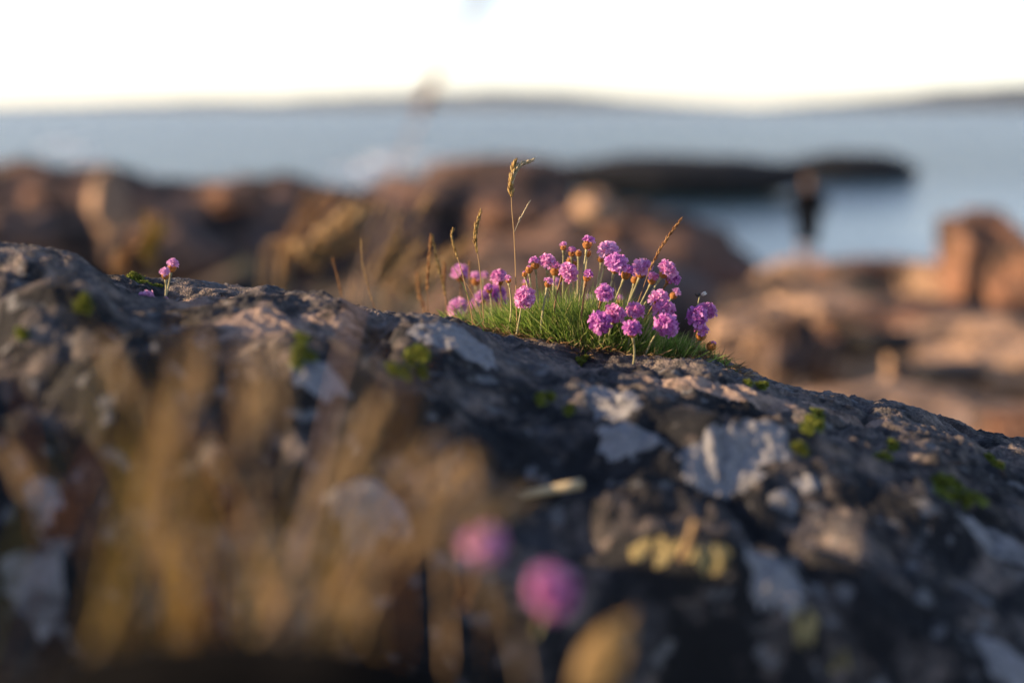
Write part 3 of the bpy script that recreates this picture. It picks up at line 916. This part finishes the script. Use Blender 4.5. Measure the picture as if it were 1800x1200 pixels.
UP = (0, 0, 1)
FL = [  # (enlargement x, y, radius), depth, axis, kind, base photo x, base depth, colour, single florets, red stalk
    ((610, 790, 58), 1.085, (0.25, -0.75, 0.35), 'full', 905, 1.09, 'n', 1, 0),
    ((520, 690, 24), 1.10, (-0.15, -0.1, 1), 'open', 888, 1.11, 'n', 1, 0),
    ((660, 605, 35), 1.12, (-0.15, 0, 1), 'open', 948, 1.13, 'n', 1, 0),
    ((630, 638, 24), 1.12, (-0.1, 0, 1), 'bud', 944, 1.13, 'n', 1, 0),
    ((606, 664, 17), 1.13, (-0.2, 0, 1), 'bud', 940, 1.13, 'n', 1, 0),
    ((726, 594, 44), 1.12, (0.0, -0.1, 1), 'full', 962, 1.13, 'n', 1, 0),
    ((768, 636, 38), 1.16, (0.1, 0, 1), 'open', 968, 1.14, 'n', 0, 0),
    ((842, 655, 50), 1.10, (0.7, -0.45, 0.35), 'full', 975, 1.10, 'n', 1, 1),
    ((732, 708, 30), 1.09, (0.2, -0.3, 1), 'open', 950, 1.09, 'n', 1, 0),
    ((775, 704, 26), 1.20, (0, 0, 1), 'full', 985, 1.19, 'p', 0, 0),
    ((810, 516, 25), 1.13, (-0.05, 0, 1), 'open', 990, 1.14, 'n', 1, 0),
    ((855, 545, 30), 1.13, (0.0, -0.1, 1), 'open', 998, 1.14, 'n', 0, 0),
    ((892, 552, 21), 1.15, (0.1, 0, 1), 'bud', 1010, 1.15, 'n', 0, 0),
    ((846, 590, 22), 1.16, (0.1, 0, 1), 'bud', 1002, 1.15, 'n', 0, 0),
    ((872, 605, 17), 1.16, (0.0, 0, 1), 'bud', 1004, 1.16, 'n', 0, 0),
    ((940, 495, 40), 1.12, (0.15, -0.1, 1), 'open', 1010, 1.13, 'n', 1, 0),
    ((940, 552, 23), 1.15, (0.15, 0, 1), 'bud', 1012, 1.15, 'n', 0, 0),
    ((940, 672, 34), 1.09, (0.35, -0.3, 1), 'open', 1020, 1.09, 'n', 0, 1),
    ((1050, 538, 54), 1.13, (0.25, -0.1, 1), 'full', 1030, 1.14, 'p', 1, 0),
    ((1008, 580, 24), 1.15, (-0.1, 0, 1), 'bud', 1022, 1.15, 'n', 0, 0),
    ((1092, 608, 58), 1.10, (0.2, -0.45, 0.8), 'full', 1040, 1.12, 'n', 1, 0),
    ((1150, 655, 42), 1.13, (0.45, -0.15, 0.8), 'open', 1052, 1.14, 'n', 0, 0),
    ((1228, 632, 54), 1.14, (0.25, -0.1, 1), 'full', 1070, 1.14, 'p', 0, 0),
    ((1190, 690, 26), 1.15, (0.2, 0, 1), 'bud', 1068, 1.15, 'n', 0, 0),
    ((1283, 685, 36), 1.11, (0.3, -0.1, 1), 'open', 1090, 1.12, 'n', 0, 0),
    ((1360, 638, 54), 1.10, (0.55, -0.2, 0.75), 'full', 1100, 1.12, 'n', 1, 0),
    ((1388, 682, 42), 1.11, (0.65, -0.1, 0.6), 'full', 1104, 1.13, 'n', 0, 1),
    ((1402, 768, 34), 1.15, (0.6, 0, 0.7), 'open', 1110, 1.15, 'p', 0, 0),
    ((1030, 765, 48), 1.08, (0.3, -0.6, 0.6), 'full', 1038, 1.085, 'n', 1, 1),
    ((1318, 790, 50), 1.09, (0.1, -0.35, 0.9), 'full', 1110, 1.10, 'n', 1, 0),
    ((1348, 846, 54), 1.085, (0.3, -0.4, 0.8), 'full', 1112, 1.10, 'n', 0, 0),
    ((1356, 934, 62), 1.06, (0.1, -0.95, 0.05), 'full', 1130, 1.08, 'n', 0, 0),
    ((1190, 856, 48), 1.08, (0.0, -0.35, 0.9), 'full', 1105, 1.09, 'n', 0, 0),
    ((1084, 876, 55), 1.07, (0.15, -0.45, 0.7), 'full', 1070, 1.085, 'n', 0, 0),
    ((1000, 916, 62), 1.06, (-0.2, -0.75, 0.2), 'full', 1050, 1.08, 'n', 0, 0),
    ((1176, 950, 50), 1.05, (0.0, -0.25, 1), 'full', 1110, 1.055, 'n', 0, 0),
    ((1105, 800, 30), 1.24, (0, 0, 1), 'open', 1085, 1.22, 'p', 0, 0),
    ((945, 790, 22), 1.24, (0, 0, 1), 'full', 1033, 1.22, 'p', 0, 0),
]
for i, ((x, y, r), d, ax, kd, bpx, bd, mt, sg, rd) in enumerate(FL):
    px, py = c1(x, y)
    flower(main, px, py, d, r / 3 * 1.06, ax, kd, on_ledge(bpx, 590, bd), mt, bool(sg), bool(rd), i)
FR = [
    ((266, 655, 50), 1.27, (-0.1, -0.1, 1), 'full', 806, 1.27, 'p'),
    ((350, 687, 40), 1.26, (0.0, -0.1, 1), 'open', 834, 1.26, 'p'),
    ((250, 838, 52), 1.24, (-0.1, -0.4, 1), 'full', 800, 1.25, 'p'),
    ((470, 680, 44), 1.19, (-0.15, -0.1, 1), 'full', 880, 1.20, 'n'),
    ((418, 740, 28), 1.17, (-0.3, -0.2, 1), 'open', 862, 1.17, 'n'),
    ((382, 782, 38), 1.24, (0.0, -0.1, 1), 'full', 850, 1.24, 'p'),
    ((462, 762, 46), 1.24, (0.0, -0.2, 1), 'full', 872, 1.24, 'n'),
    ((495, 805, 28), 1.25, (0.2, -0.2, 1), 'full', 880, 1.25, 'p'),
    ((340, 820, 28), 1.27, (0.2, -0.2, 1), 'full', 838, 1.27, 'p'),
    ((612, 714, 24), 1.22, (0.0, 0, 1), 'open', 925, 1.22, 'p'),
    ((395, 670, 20), 1.30, (0.5, 0, 1), 'full', 846, 1.30, 'p'),
]
for i, ((x, y, r), d, ax, kd, bpx, bd, mt) in enumerate(FR):
    px, py = c1(x, y)
    flower(rear, px, py, d, r / 3 * 1.06, ax, kd, on_ledge(bpx, 560, bd), mt, False, i % 3 == 0, i + 60)
FE = [
    ((1518, 890, 58), 1.085, (-0.1, -0.5, 0.7), 'full', 1205, 1.10, 'n'),
    ((1570, 856, 48), 1.11, (0.4, -0.2, 0.8), 'full', 1212, 1.12, 'n'),
    ((1540, 972, 46), 1.09, (0.1, -0.2, 0.9), 'open', 1216, 1.10, 'n'),
    ((1596, 1040, 32), 1.09, (0.5, -0.3, 0.8), 'bud', 1218, 1.10, 'n'),
]
for i, ((x, y, r), d, ax, kd, bpx, bd, mt) in enumerate(FE):
    px, py = c1(x, y)
    flower(edge, px, py, d, r / 3 * 1.06, ax, kd, on_ledge(bpx, 625, bd), mt, False, False, i + 90)
# the withered head
px, py = c1(1530, 778)
st = MB(); C = P(px, py, 1.10); b0 = on_ledge(1222, 630, 1.11)
st.tube(bez(b0, (b0 + C) / 2 + Vector((-0.003, 0, 0.006)), C, 8), [0.0005] * 9, 6)
sto = st.build("flower_stalk", M_stalk, edge, edge.location)
sto['label'] = "stalk with a withered white and black head"
wb = MB(); wk = MB()
for k_ in range(9):
    a = k_ * 0.7
    wb.spikelet(C + Vector((0.001, 0, 0)), (0.9 + 0.5 * math.cos(a), 0.6 * math.sin(a), 0.55 + 0.4 * math.sin(a * 1.7)), 0.0052, 0.0011)
    wk.spikelet(C - Vector((0.0014, 0, 0.001)), (-0.2 + 0.6 * math.cos(a), 0.6 * math.sin(a), 0.8), 0.0036, 0.001)
wb.build("withered_head", M_white, sto, edge.location)
wk.build("dark_bract", M_black, sto, edge.location)

# needle leaves
def leaves(plant, n, cpx, cd, rx, ry, hmax, seed, lean=0.0):
    rnd = random.Random(seed)
    mb = MB()
    c = on_ledge(cpx, 600, cd)
    for _ in range(n):
        a, q = rnd.uniform(0, 6.283), math.sqrt(rnd.random())
        ox, oy = rx * q * math.cos(a), ry * q * math.sin(a)
        x, y = c.x + ox, c.y + oy
        z = float(surf_z(x, y)) - 0.003
        dome = 1 - q ** 2.2
        h = hmax * (0.35 + 0.65 * dome) * rnd.uniform(0.55, 1.45)
        z += hmax * 0.35 * dome
        dv = Vector((ox / rx * 0.9 + rnd.gauss(0, 0.45) + lean, oy / ry * 0.8 + rnd.gauss(0, 0.45), 0.9))
        mb.blade((x, y, z), dv, h, rnd.uniform(0.0006, 0.0010), (rnd.gauss(0, 0.35) + ox / rx * 0.15, rnd.gauss(0, 0.3), rnd.uniform(-0.35, 0.3)), 4)
    o = mb.build("needle_leaves", M_leaf, plant, plant.location)
    o['kind'] = 'stuff'
leaves(main, 6000, 1040, 1.135, 0.076, 0.056, 0.034, 1)
leaves(main, 1500, 1145, 1.115, 0.042, 0.034, 0.021, 2, 0.05)
leaves(main, 1700, 925, 1.15, 0.045, 0.045, 0.026, 3, -0.1)
leaves(edge, 420, 1215, 1.11, 0.036, 0.03, 0.013, 4, 0.05)
leaves(rear, 700, 855, 1.22, 0.05, 0.05, 0.022, 5)
def dead_leaves(plant, n, cpx, cd, rx, ry, seed):
    rnd = random.Random(seed)
    mb = MB()
    c = on_ledge(cpx, 600, cd)
    for _ in range(n):
        a, q = rnd.uniform(0, 6.283), rnd.uniform(0.8, 1.22)
        x, y = c.x + rx * q * math.cos(a), c.y + ry * q * math.sin(a)
        z = float(surf_z(x, y)) + rnd.uniform(-0.001, 0.002)
        mb.blade((x, y, z), (math.cos(a) + rnd.gauss(0, .5), math.sin(a) + rnd.gauss(0, .5), rnd.uniform(0.05, 0.7)), rnd.uniform(0.006, 0.018), rnd.uniform(0.0006, 0.0013), (rnd.gauss(0, .5), rnd.gauss(0, .5), -0.3), 3)
    o = mb.build("dead_leaves", M_deadblade, plant, plant.location)
    o['kind'] = 'stuff'
dead_leaves(main, 900, 1040, 1.135, 0.076, 0.056, 31)
dead_leaves(main, 450, 1145, 1.115, 0.043, 0.034, 32)
dead_leaves(main, 300, 925, 1.15, 0.048, 0.045, 33)
dead_leaves(edge, 160, 1215, 1.11, 0.036, 0.03, 34)
# long loose blades in front and to the side
mb = MB()
for (a, b_, c_, d_, dd) in [((1195, 612), (1200, 590), (1197, 575), 0, 1.08)] * 0 + []:
    pass
for x0, y0, x1, y1 in [(1030, 600, 1075, 555), (1180, 612, 1200, 592), (1010, 596, 1005, 575), (1150, 605, 1140, 570), (905, 575, 880, 540), (1085, 606, 1060, 580), (965, 590, 990, 565),
                       (1235, 632, 1285, 638), (1200, 628, 1260, 624), (1210, 620, 1240, 600), (1190, 618, 1225, 608), (820, 560, 870, 560), (860, 560, 795, 470), (950, 590, 900, 545), (1000, 600, 960, 575)]:
    p0, p1 = on_ledge((x0), y0, 1.085), P(x1, y1, 1.075)
    dv = p1 - p0
    mb.blade(p0, dv + Vector((0, 0, 0.01)), dv.length * 1.05, 0.0011, (0, 0, -0.25), 6)
o = mb.build("loose_blade", M_leaf, main, main.location)
o['kind'] = 'stuff'

# small lone thrift at left
lone = thing("thrift_plant", "tiny lone thrift with two pale heads in the hollow at left", "flower", on_ledge(280, 540, 1.06), "thrift plants in flower")
LB = on_ledge(278, 540, 1.05)
flower(lone, 303, 466, 1.07, 14, (0.25, -0.1, 1), 'open', LB + Vector((0.001, 0, 0)), 'p', True, False, 201)
flower(lone, 290, 480, 1.06, 12, (-0.05, -0.1, 1), 'open', LB, 'p', True, False, 202)
flower(lone, 257, 523, 1.06, 15, (-0.5, -0.4, 0.7), 'full', LB + Vector((-0.003, 0, 0)), 'p', True, False, 203)
flower(lone, 290, 527, 1.05, 9, (0.5, -0.2, 1), 'bud', LB + Vector((0.002, 0, 0)), 'p', False, False, 204)

# two thrift flowers close to the lens
near1 = thing("thrift_flower", "very blurred thrift flower with an orange cup in front of the dark rock", "flower", hit(842, 1030)[0], "blurred thrift close to the lens")
flower(near1, 850, 950, 0.53, 38, (0.35, -0.15, 0.9), 'full', near1.location, 'p', False, True, 301)
near2 = thing("thrift_flower", "very blurred purple pink thrift flower lowest in the picture, bottom centre", "flower", hit(958, 1100)[0], "blurred thrift close to the lens")
flower(near2, 965, 1035, 0.515, 46, (0.1, -0.55, 0.7), 'full', near2.location, 'n', False, False, 302)

# ------------------------------------------------------------------ grass stalks
def stalk(label, pts, d, head=None, mat=M_straw, seedmat=M_seed, rad=0.00045, group="single grass stalks round the cushion", branch=None, fat=1.0, seed=1, base_d=None, ground=True):
    """pts: photo pixels from the foot up; head: index range (0..1) of the curve that carries spikelets"""
    rnd = random.Random(seed)
    pp = [P(x, y, d) for x, y in pts]
    if ground:
        f = on_ledge(pts[0][0], pts[0][1], base_d or d)
        if f.z < pp[0].z:
            pp = [f] + pp
        else:
            pp[0] = f
    root = thing("grass_stalk", label, "grass", pp[0], group)
    cv = polyline(pp, 8)
    mb = MB()
    n = len(cv)
    mb.tube(cv, [rad * (1.25 - 0.85 * i / n) for i in range(n)], 5)
    mb.build("stem", mat, root, root.location)
    if branch:
        br = polyline([P(x, y, d) for x, y in branch], 6)
        mb = MB(); mb.tube(br, [rad * 0.75 * (1 - 0.5 * i / len(br)) for i in range(len(br))], 5)
        for i in range(len(br) // 3, len(br) - 1):
            t_ = (br[i + 1] - br[i]).normalized()
            mb.spikelet(br[i], t_ + Vector((rnd.uniform(-.2, .2), rnd.uniform(-.2, .2), 0)), 0.0035 * fat, 0.0004 * fat)
        mb.build("side_branch", seedmat, root, root.location)
    if head:
        mb = MB()
        i0, i1 = int(head[0] * (n - 1)), n - 1
        L = 0
        seg = cv[i0:i1 + 1]
        m_ = 46
        for k_ in range(m_):
            q = k_ / (m_ - 1) * (len(seg) - 1.001)
            j = int(q); p = seg[j].lerp(seg[j + 1], q - j)
            t_ = (seg[j + 1] - seg[j]).normalized()
            an = k_ * 2.4
            sd = t_.cross(Vector((0.1, 1, 0.2))).normalized()
            sd = sd * math.cos(an) + t_.cross(sd) * math.sin(an)
            env = math.sin(math.pi * (0.12 + 0.85 * k_ / m_)) ** 0.7
            mb.spikelet(p, t_ + sd * rnd.uniform(0.22, 0.5), rnd.uniform(0.0034, 0.0052) * fat, 0.0006 * fat * (0.6 + 0.5 * env))
        mb.build("seed_head", seedmat, root, root.location)
    return root

stalk("tallest grass stalk with a nodding seed head above the cushion", [(909, 590), (907, 500), (904, 420), (900, 370), (899, 335), (902, 312), (912, 293), (930, 284)], 1.10, (0.67, 1), M_straw, M_strawpale, branch=[(904, 408), (914, 385), (931, 354)], fat=1.35, seed=2)
stalk("upright grass stalk with a thick golden seed head left of the tallest stalk", [(850, 560), (846, 500), (841, 455), (836, 425), (837, 400), (844, 374)], 1.12, (0.56, 1), M_straw, M_seed, fat=1.2, seed=3)
stalk("grass stalk with a slim curved seed head left of the golden one", [(830, 560), (815, 490), (806, 458), (799, 436), (794, 415), (796, 405)], 1.12, (0.52, 1), M_straw, M_seed, fat=0.8, seed=4)
stalk("straight brown grass stalk in the blurred pair left of the cushion", [(753, 555), (751, 500), (754, 460), (757, 418)], 1.23, (0.45, 1), M_straw_dark, M_rust, fat=1.1, seed=5)
stalk("leaning brown grass stalk in the blurred pair left of the cushion", [(786, 545), (779, 500), (769, 460), (760, 416)], 1.23, (0.4, 1), M_straw_dark, M_seed, fat=1.1, seed=6)
stalk("short blurred grass tip between the brown pair and the rear flowers", [(784, 545), (781, 500), (781, 466)], 1.27, (0.5, 1), M_straw_dark, M_rust, seed=7)
stalk("dark grass stalk leaning to the right over the inlet", [(1100, 590), (1124, 525), (1140, 480), (1156, 446), (1176, 414), (1196, 387)], 1.09, (0.52, 1), M_straw_dark, M_rust, fat=1.0, seed=8)
stalk("blurred reddish grass stalk leaning left, nearest the pale plumes", [(602, 535), (597, 505), (585, 455)], 1.28, (0.5, 1), M_rust, M_rust, fat=0.7, seed=9)
stalk("blurred golden grass stalk standing alone at the crest behind the ledge", [(660, 550), (648, 510), (638, 465), (635, 424)], 1.24, (0.4, 1), M_straw_dark, M_seed, fat=0.8, seed=10)
stalk("low blurred brown stalk at the crest left of the brown pair", [(748, 560), (738, 520), (733, 484)], 1.33, (0.3, 1), M_straw_dark, M_rust, fat=1.2, seed=11)
stalk("dim grass tip rising between the two rear thrift heads", [(836, 560), (826, 500), (825, 462)], 1.22, (0.6, 1), M_straw_dark, M_rust, fat=0.7, seed=12)
stalk("thin bent straw crossing in front of the rear flowers", [(848, 565), (828, 512), (795, 466)], 1.13, None, M_straw, rad=0.0004, seed=13)
stalk("tall faint blurred stalk rising past the horizon and out at the top", [(520, 1000), (610, 600), (690, 330), (745, 190), (800, 80), (850, -40)], 0.52, None, M_strawpink, rad=0.0006, seed=14, ground=False, group="grass close to the lens")
tall = [o for o in col.objects if o.get('label', '').startswith("tallest grass")][0]
mb = MB(); rnd = random.Random(77)
lob = polyline([P(899, 348, 1.1), P(898, 325, 1.1), P(901, 303, 1.1), P(904, 289, 1.1)], 8)
for k_ in range(60):
    q = k_ / 59 * (len(lob) - 1.01); j = int(q)
    t_ = (lob[j + 1] - lob[j]).normalized()
    mb.spikelet(lob[j].lerp(lob[j + 1], q - j), t_ + Vector((rnd.gauss(0, .28), rnd.gauss(0, .28), 0)), 0.0058, 0.0011)
mb.build("seed_head", M_seed, tall, tall.location)
# its knot of spikelets
mb = MB()
rt = [o for o in col.objects if o.get('label', '').startswith("tall faint")][0]
for k_ in range(22):
    q = random.random()
    p = P(735 + 30 * q + random.gauss(0, 5), 205 - 60 * q, 0.52)
    mb.spikelet(p, (0.4 + random.gauss(0, .3), random.gauss(0, .3), 1), 0.006, 0.0008)
for k_ in range(12):
    q = random.random()
    mb.spikelet(P(795 + 50 * q + random.gauss(0, 5), 85 - 90 * q, 0.52), (0.5 + random.gauss(0, .3), random.gauss(0, .3), 1), 0.006, 0.0008)
mb.build("seed_head", M_strawpink, rt, rt.location)

# pale plumes behind the ledge
def plume(px, py, tipx, tipy, d, label, n, spread, mat, seed, fat=1.0, wide=0.10):
    rnd = random.Random(seed)
    b0 = P(px, py, d)
    b0.z = float(shore_z(np.array([b0.x]), np.array([b0.y]))[0])
    root = thing("plume_grass", label, "grass", b0, "blurred grass behind the ledge")
    st_, hd = MB(), MB()
    for _ in range(n):
        tip = P(tipx + rnd.gauss(0, spread), tipy + rnd.gauss(0, spread), d * rnd.uniform(0.97, 1.03))
        foot = b0 + Vector((rnd.gauss(0, 0.04), rnd.gauss(0, 0.04), 0))
        entry = P(px + rnd.gauss(0, spread * 0.5), py, d)
        cv = polyline([foot, entry, entry.lerp(tip, 0.5) + Vector((-0.01, 0, 0.012)), tip], 6)
        st_.tube(cv, [0.0012] * len(cv), 4)
        tail = cv[len(cv) // 2:]
        for k_ in range(60):
            q = rnd.random() * (len(tail) - 1.001)
            j = int(q); p = tail[j].lerp(tail[j + 1], q - j)
            t_ = (tail[j + 1] - tail[j]).normalized()
            hd.spikelet(p, t_ + Vector((rnd.gauss(0, .35), rnd.gauss(0, .35), rnd.gauss(0, .2))), rnd.uniform(0.012, 0.022) * fat, 0.0022 * fat)
    s_ = st_.build("stem", M_straw, root, root.location)
    h_ = hd.build("seed_head", mat, root, root.location)
    s_['kind'] = h_['kind'] = 'stuff'
plume(500, 520, 620, 385, 3.0, "largest pale tan plume of blurred grass behind the ledge", 15, 20, M_straw, 1, 1.7)
plume(470, 520, 545, 360, 3.2, "brown blurred plume left of the largest pale plume", 6, 22, M_straw_dark, 2, 1.2)
plume(620, 560, 720, 400, 3.0, "dim tan blurred plume right of the largest pale plume", 8, 26, M_straw, 3, 1.3)
plume(690, 580, 790, 450, 2.8, "blurred plume leaning towards the brown stalk pair", 9, 22, M_straw, 4, 1.4)
plume(272, 520, 276, 400, 3.0, "olive brown blurred grass plume right above the tiny lone thrift", 5, 14, M_ochre, 5, 1.2)
plume(215, 520, 225, 440, 3.0, "dim rusty grass plume left of the olive brown one", 4, 12, M_rust, 6, 0.9)

# grass tufts close to the lens
def tuft(label, px, d, n, spread, tips, mats, seed, wid=0.0024, z0=1260, heads=0, fan=0.35):
    rnd = random.Random(seed)
    b0 = P(px, z0, d)
    root = thing("grass_tuft", label, "grass", b0, "grass close to the lens")
    for mi, mat in enumerate(mats):
        mb = MB(); hd = MB()
        for _ in range(n // len(mats)):
            tx, ty = rnd.choice(tips)
            dd = d * rnd.uniform(0.9, 1.12)
            tip = P(tx + rnd.gauss(0, spread), ty + rnd.gauss(0, spread), dd)
            foot = b0 + Vector((rnd.gauss(0, 0.026) + (tip.x - b0.x) * fan, rnd.gauss(0, 0.02), 0))
            dv = tip - foot
            bx = dv.x / max(dv.length, 1e-4)
            mb.blade(foot, dv + Vector((-bx * 0.03, 0, 0.02)), dv.length * 1.04, wid * rnd.uniform(0.6, 1.3), (bx * 0.55, rnd.gauss(0, .1), -0.25), 7)
            if rnd.random() < heads:
                for k_ in range(42):
                    q = rnd.random()
                    hd.spikelet(tip - dv.normalized() * 0.022 * q, dv.normalized() + Vector((rnd.gauss(0, .3), rnd.gauss(0, .3), 0)), 0.0055, 0.0011)
        o = mb.build("blades", mat, root, root.location)
        o['kind'] = 'stuff'
        if hd.v:
            hd.build("seed_head", M_straw, root, root.location)['kind'] = 'stuff'
tuft("ochre green blurred grass tuft at the lower left", 260, 0.42, 15, 65, [(150, 760), (230, 740), (300, 800), (380, 770), (200, 880)], [M_ochre, M_ochre], 1, 0.0016)
tuft("rusty brown blurred grass tuft reaching up over the left bosses", 280, 0.45, 18, 75, [(130, 660), (230, 600), (340, 640), (210, 700), (400, 680)], [M_rust, M_ochre], 2, 0.0011, heads=0.35)
tuft("tan blurred grass tuft sweeping right below the centre", 520, 0.46, 20, 70, [(760, 800), (820, 760), (720, 870), (660, 830), (780, 850), (720, 760)], [M_straw, M_straw, M_rust], 3, 0.0016, heads=0.8, fan=0.05)
tuft("upright straw coloured blurred tuft between ochre and tan tufts", 440, 0.43, 12, 85, [(420, 730), (500, 720), (580, 700), (640, 650)], [M_straw, M_ochre], 4, 0.0014, heads=0.6)

boulder("boulder", 430, 1325, 560, 205, 0.36, M_shade_rock, "added rock painted black as the shade below the grass tufts at the bottom left", "rock", 51, 0.35, 0.12)  # added to stand for the black shade under the tufts
# loose bits on the ledge
def bar(name, label, x0, y0, x1, y1, d0, d1, rad, mat, cat):
    p0, p1 = P(x0, y0, d0), P(x1, y1, d1)
    mb = MB()
    mid = (p0 + p1) / 2 + Vector((0, 0, 0.001))
    cv = bez(p0, mid, p1, 8)
    mb.tube(cv, [rad * (0.85 + 0.15 * math.sin(i)) for i in range(9)], 8)
    return tag(mb.build(name, mat), label, cat)
bar("straw", "pale broken straw sticking out across the dark rock, lower centre", 770, 900, 1024, 850, 0.80, 0.79, 0.0030, M_strawpale, "straw")
bar("straw", "short dim straw standing on the tan patches painted as sunlit bumps, lower right", 1198, 985, 1222, 915, 0.70, 0.70, 0.0020, M_straw, "straw")
# dead leaf at the bottom
c = P(1060, 1150, 0.50)
vs, fs = [], []
for i in range(9):
    q = i / 8
    wd = 0.0085 * math.sin(math.pi * min(1, q * 0.98 + 0.02)) ** 0.8
    for j in (-1, -0.5, 0, 0.5, 1):
        vs.append(c + Vector(((q - 0.5) * 0.022 + j * wd * -0.5, j * wd * 0.5 + 0.004 * q, (q - 0.5) * 0.026 + j * wd * 0.8 + 0.002 * math.cos(j * 3) + 0.001 * math.sin(q * 9))))
for i in range(8):
    for j in range(4):
        a = i * 5 + j
        fs.append((a, a + 1, a + 6, a + 5))
lf = link_mesh("dead_leaf", vs, fs, M_deadleaf)
tag(lf, "large blurred tan dead leaf at the bottom edge", "leaf")
mb = MB(); mb.tube(bez(vs[2], vs[2] + Vector((-0.006, 0, -0.02)), vs[2] + Vector((-0.004, 0.01, -0.07)), 6), [0.0005] * 7, 5)
mb.build("leaf_stem", M_straw_dark, lf)

# dark turf in the hollow behind the ledge
mb = MB()
rnd = random.Random(5)
for _ in range(2500):
    px, d = rnd.uniform(300, 640), rnd.uniform(10.5, 15)
    p = P(px, 500, d)
    p.z = float(shore_z(np.array([p.x]), np.array([p.y]))[0])
    mb.blade(p, (rnd.gauss(0, .4), rnd.gauss(0, .4), 1), rnd.uniform(0.15, 0.4), 0.012, (0, 0, -0.4), 3)
o = mb.build("turf", M_turf)
o['kind'] = 'stuff'

# ------------------------------------------------------------------ haze over the bay
HAZE = True
if HAZE:
    bm = bmesh.new()
    bmesh.ops.create_cube(bm, size=1)
    for v in bm.verts:
        v.co = Vector((v.co.x * 11600, -40 + (v.co.y + 0.5) * 8200, -10 + (v.co.z + 0.5) * 120))
    me = bpy.data.meshes.new("haze"); bm.to_mesh(me); bm.free()
    hz = bpy.data.objects.new("haze", me)
    col.objects.link(hz)
    hz['kind'] = 'stuff'
    mh = bpy.data.materials.new("haze_air"); mh.use_nodes = True
    tn = mh.node_tree
    tn.nodes.clear()
    vo = tn.nodes.new("ShaderNodeVolumePrincipled")
    vo.inputs["Color"].default_value = (0.62, 0.80, 1.0, 1)
    vo.inputs["Density"].default_value = 7e-5
    vo.inputs["Anisotropy"].default_value = 0.2
    ou = tn.nodes.new("ShaderNodeOutputMaterial")
    tn.links.new(vo.outputs[0], ou.inputs["Volume"])
    me.materials.append(mh)
